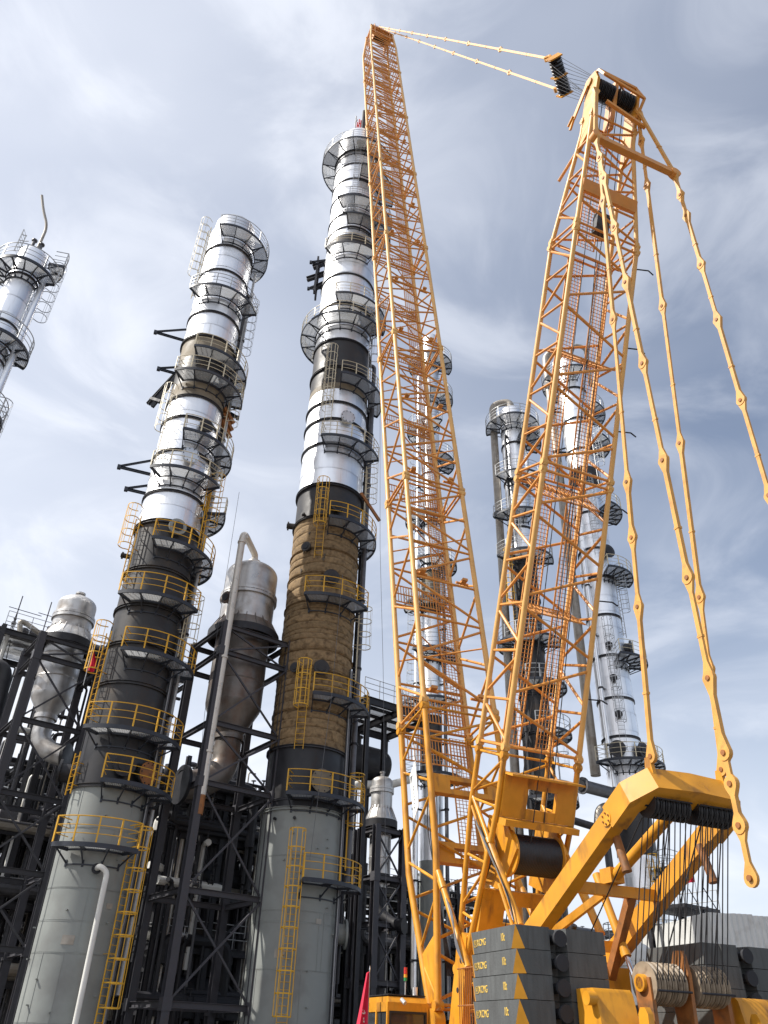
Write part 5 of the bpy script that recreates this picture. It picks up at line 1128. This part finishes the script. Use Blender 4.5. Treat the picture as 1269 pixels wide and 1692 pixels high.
mb = MB(); mb.box((x1 - .05, y0 + .10, z0 + .36), (x1 - .03, y1 - .10, z1 - .37)); obj('windscreen', mb, 'glass_dark', cab)
mb = MB(); mb.box((x0 + .5, y0 + .4, z0 + .3), (x0 + .65, y1 - .4, z0 + .95)); mb.box((x0 + .5, y0 + .4, z0 + .3), (x0 + 1.1, y1 - .4, z0 + .42)); obj('seat', mb, 'cab_interior', cab)
mb = MB(); mb.tube((x0 + .3, y0 + .3, z1 + .09), (x0 + .3, y0 + .3, z1 + .3), .07, 12); obj('horn', mb, 'print_white', cab)
bl = part_empty('signal_tower', cab)
mb = MB(); mb.tube((1.5, 2.35, z1 + .05), (1.5, 2.35, z1 + .45), .02, 6); obj('signal_pole', mb, 'rail_grey', cab)
bpy.data.objects.remove(bl)
for k, m in enumerate(('plastic_green', 'plastic_amber', 'plastic_red', 'plastic_red')): mb = MB(); mb.tube((1.5, 2.35, z1 + .45 + k * .09), (1.5, 2.35, z1 + .535 + k * .09), .05, 14); obj('signal_lamp', mb, m, cab)
mb = MB(); mb.tube((x0 - .1, y1 - .4, z1 - .05), (x0 - .25, y1 - .45, z1 - .15), .06, 10); obj('work_lamp', mb, 'rail_grey', cab)

# --- counterweight slabs: separate weights stacked on the tail
def text_mesh(body, size, thick=.004, squash=1.0):
    cu = bpy.data.curves.new('lettering', 'FONT'); cu.body = body; cu.size = size; cu.extrude = thick
    o = bpy.data.objects.new('lettering_tmp', cu); COL.objects.link(o)
    dg = bpy.context.evaluated_depsgraph_get(); me = bpy.data.meshes.new_from_object(o.evaluated_get(dg)); bpy.data.objects.remove(o)
    for v_ in me.vertices: v_.co.x *= squash
    return me
T_NAME, T_TON = text_mesh('XCMG', .20, squash=.70), text_mesh('10t', .22, squash=.6)
lg = MB()                                              # square emblem: frame, triangle and bar
for p, q in (((0, 0), (.13, 0)), ((.13, 0), (.13, .13)), ((.13, .13), (0, .13)), ((0, .13), (0, 0)), ((.02, .11), (.065, .03)), ((.11, .11), (.065, .03)), ((.02, .105), (.11, .105))): lg.beam((*p, 0), (*q, 0), .016, .006, side=(0, 0, 1))
lg = lg.mesh('emblem')
TH = .462; ZT = 3.888
def slab(label, top, sy, group, marks=True):
    root = thing('counterweight_slab', label, 'counterweight', CO + CU * -6.2 + CL * (2.55 * sy) + Vector((0, 0, top - TH)) + CU * random.uniform(-.02, .02) + CL * random.uniform(-.015, .015), math.pi / 2 + PSI + R_(random.uniform(-.4, .4)), group)
    h = TH - .012
    # outline: x -1..1.02 (front), y outwards; the rear outer corner is cut back towards the bottom
    yo, yi = 1.15 * sy, -1.15 * sy; c = .21
    pts = [(1.0, yi), (1.0, yo), (-1.0, yo), (-1.0, .30 * sy), (-.72, .22 * sy), (-.72, -.02 * sy), (-1.03, -.12 * sy), (-1.03, -.6 * sy), (-1.0, -.62 * sy), (-1.0, yi)]
    top_ = [(x, y, h) for x, y in pts]
    bot = []
    for x, y in pts:
        if (x, y) == (-1.0, yo): bot += [(-1.0 + c, yo, 0), (-1.0, yo - c * sy, 0)]
        elif (x, y) == (1.0, yo): bot += [(1.0, yo - .05 * sy, 0), (1.0 - .12, yo, 0)]
        else: bot.append((x, y, 0))
    mb = MB(); n = len(pts); mb.v = top_ + bot; mb.f = [tuple(range(n)), tuple(range(len(mb.v) - 1, n - 1, -1))]
    # map top index -> bottom index range
    bi = n; m_ = []
    for x, y in pts:
        k = 2 if (x, y) in ((-1.0, yo), (1.0, yo)) else 1; m_.append((bi, bi + k - 1)); bi += k
    for i in range(n):
        j = (i + 1) % n; mb.f.append((i, m_[i][1], m_[j][0], j))
    body = obj('slab_body', mb, 'weight_side', root)
    for i in (1, 2):
        a, b = m_[i]; t = MB(); cen = Vector(mb.v[i]); out = Vector((0, sy, 0)) * .7 + Vector((-1 if i == 2 else 1, 0, 0)) * .7
        t.prism([Vector(mb.v[i]), Vector(mb.v[a]), Vector(mb.v[b])], out * .005); obj('corner_mark', t, 'mark_yellow', root)
    bo = MB(); bo.tube((-.74, .10 * sy, h * .52), (-1.10, .10 * sy, h * .52), .10, 16); bo.tube((-1.06, .10 * sy, h * .52), (-1.13, .10 * sy, h * .52), .165, 22); obj('bollard', bo, 'weight_dark', root)
    if marks:
        Mx = Matrix(((-1, 0, 0, 0), (0, 0, 1, 0), (0, 1, 0, 0), (0, 0, 0, 1))) if sy > 0 else Matrix(((1, 0, 0, 0), (0, 0, -1, 0), (0, 1, 0, 0), (0, 0, 0, 1)))
        yy = yo + .004 * sy
        for nm, me, x, zz in (('emblem', lg, .86, .14), ('lettering', T_NAME, .72, .15), ('lettering', T_TON, -.36, .17)):
            o = link(nm, me, 'print_yellow', root); o.matrix_local = Matrix.Translation((x * sy, yy, zz)) @ Mx
    return root
LBL = ('topmost dark grey 10t slab under the gantry leg', 'second dark grey 10t slab from the top of the stack by the cab side', 'third dark grey 10t slab from the top of the stack by the cab side', 'fourth dark grey 10t slab from the top of the stack by the cab side', 'lowest dark grey 10t slab of the stack by the cab side')
for k in range(5):
    slab(LBL[k], ZT - k * TH, 1, 'counterweight slabs')
LBR = ('topmost dark slab of the stack in front of the white shed', 'second dark slab from the top, before the white shed', 'third dark slab from the top, before the white shed', 'fourth dark slab from the top, before the white shed', 'lowest dark slab of the stack before the white shed')
for k in range(5): slab(LBR[k], ZT - k * TH, -1, 'counterweight slabs')

# --- banner, flags, ropes on the towers
bn = thing('banner', 'narrow white banner with a dark triangle tied to the boom base', 'banner', CO, math.pi / 2 + PSI)
p0 = boom_pt(-.05, BW + .14, 8.05); p1 = boom_pt(-.05, BW + .14, 6.25); tx = V(.30, 0, 0)
mb = MB(); mb.prism([p0 + tx * .9 + V(0, 0, -.32), p0 - tx * .7 + V(0, 0, .12), p1 - tx * .7 + V(0, 0, .25), p1 + tx * .6 + V(0, 0, -.18)], (0, -.02, 0)); obj('cloth', mb, 'banner_white', bn)
mb = MB(); q = p0 + V(.10, .006, -.38); mb.prism([q + V(.1, 0, 0), q + V(-.1, 0, .02), q + V(.02, 0, -.26)], (0, .006, 0)); obj('triangle', mb, 'print_grey', bn)
rnd = random.Random(7)
for k in range(8):
    mb = MB(); q = p0.lerp(p1, .38 + k * .072) + V(.03, .006, -.1)
    for j in range(4): a = V(rnd.uniform(-.05, .05), 0, rnd.uniform(-.05, .05)); b = V(rnd.uniform(-.05, .05), 0, rnd.uniform(-.05, .05)); mb.beam(q + a, q + b + V(.01, 0, 0), .006, .014, side=(0, 1, 0))
    obj('print_mark', mb, 'print_grey', bn)
for sgn in (1, -1): mb = MB(); mb.tube(p0 + V(sgn * .2, 0, -.1), boom_pt(sgn * .8, BW, 8.2), .008, 5); obj('tie', mb, 'rope_grey', bn)

def flag(label, base, h, w, ln, marks, az=0.0, name='flag'):
    root = thing(name, label, 'flag', base, az)
    mb = MB(); mb.tube((0, 0, 0), (0, 0, h), .018, 8); obj('pole', mb, 'rail_grey', root); mb = MB(); mb.tube((0, 0, h), (0, 0, h + .1), .022, 8, r2=.004); obj('finial', mb, 'chrome', root)
    mb = MB(); nx, nz = 16, 22
    for i in range(nx + 1):
        for j in range(nz + 1):
            t = j / nz; u_ = i / nx; wd = w * (.18 + .82 * min(1, t * 1.5)) * (1 - .25 * max(0, t - .7))
            mb.v.append((.02 + wd * u_, .09 * math.sin(u_ * 9 + t * 2.5) * t + .03 * math.sin(u_ * 17), h - .05 - ln * t - .10 * u_ * w))
    for i in range(nx):
        for j in range(nz): a = i * (nz + 1) + j; mb.f.append((a, a + 1, a + nz + 2, a + nz + 1))
    fl = obj('cloth', mb, 'flag_red', root)
    for k in range(marks):
        t = .40 + k * .075; m2 = MB(); r2 = random.Random(20 + k)
        for j in range(4):
            u0 = .35 + r2.uniform(-.1, .1); y_ = .09 * math.sin(u0 * 9 + t * 2.5) * t + .03 * math.sin(u0 * 17) - .012
            c_ = V(.02 + w * u0, y_, h - .05 - ln * (t + r2.uniform(-.02, .02)) - .1 * u0 * w); m2.beam(c_ - V(.05, 0, r2.uniform(-.03, .03)), c_ + V(.05, 0, r2.uniform(-.03, .03)), .07, .024, side=(0, 1, 0))
        obj('print_mark', m2, 'print_white', fl)
    return root
a = at_dist(611, 1602, 27.5)
flag('large red flag with white marks on a pole beside the crane cab', (a.x, a.y, 0), a.z, .40, 2.6, 7, R_(205))
a = at_dist(155, 1072, 38.6)
flag('small red flag on the frame of the domed reactor vessel', (a.x - .05, a.y, a.z - 1.9), 1.9, .34, 1.1, 0, R_(15))
a = at_dist(1143, 1428, 52)
flag('tiny red flag hanging on the stair platform beyond the gantry ropes', (a.x, a.y, a.z - 4.2), 4.2, .4, .9, 0, R_(160))
def rope(label, pts, r=.012, m='rope_grey'):
    b = Vector(pts[0]); root = tag(obj('hanging_rope', MB().path([Vector(p) - b for p in pts], r, 5), m, loc=b), label, 'rope', None, 'thing'); return root
q = Vector((T2.x, T2.y, 0))
a = at_dist(384, 880, 40.5); rope('thin rope hanging from the scorched column past the large vessel', [a + Vector((0, 0, 3)), at_dist(366, 1000, 40.2), at_dist(338, 1180, 40.2), at_dist(318, 1400, 40.2)])
a = at_dist(628, 905, 41.5); rope('thin line hanging beside the brown insulated column', [at_dist(628, 640, 41.5), a, at_dist(633, 1100, 41.5), at_dist(640, 1640, 41.5)])
rope('thin line hanging down the front of the brown insulated column', [at_dist(566, 950, 39.4), at_dist(548, 1150, 39.4), at_dist(512, 1420, 39.4)])
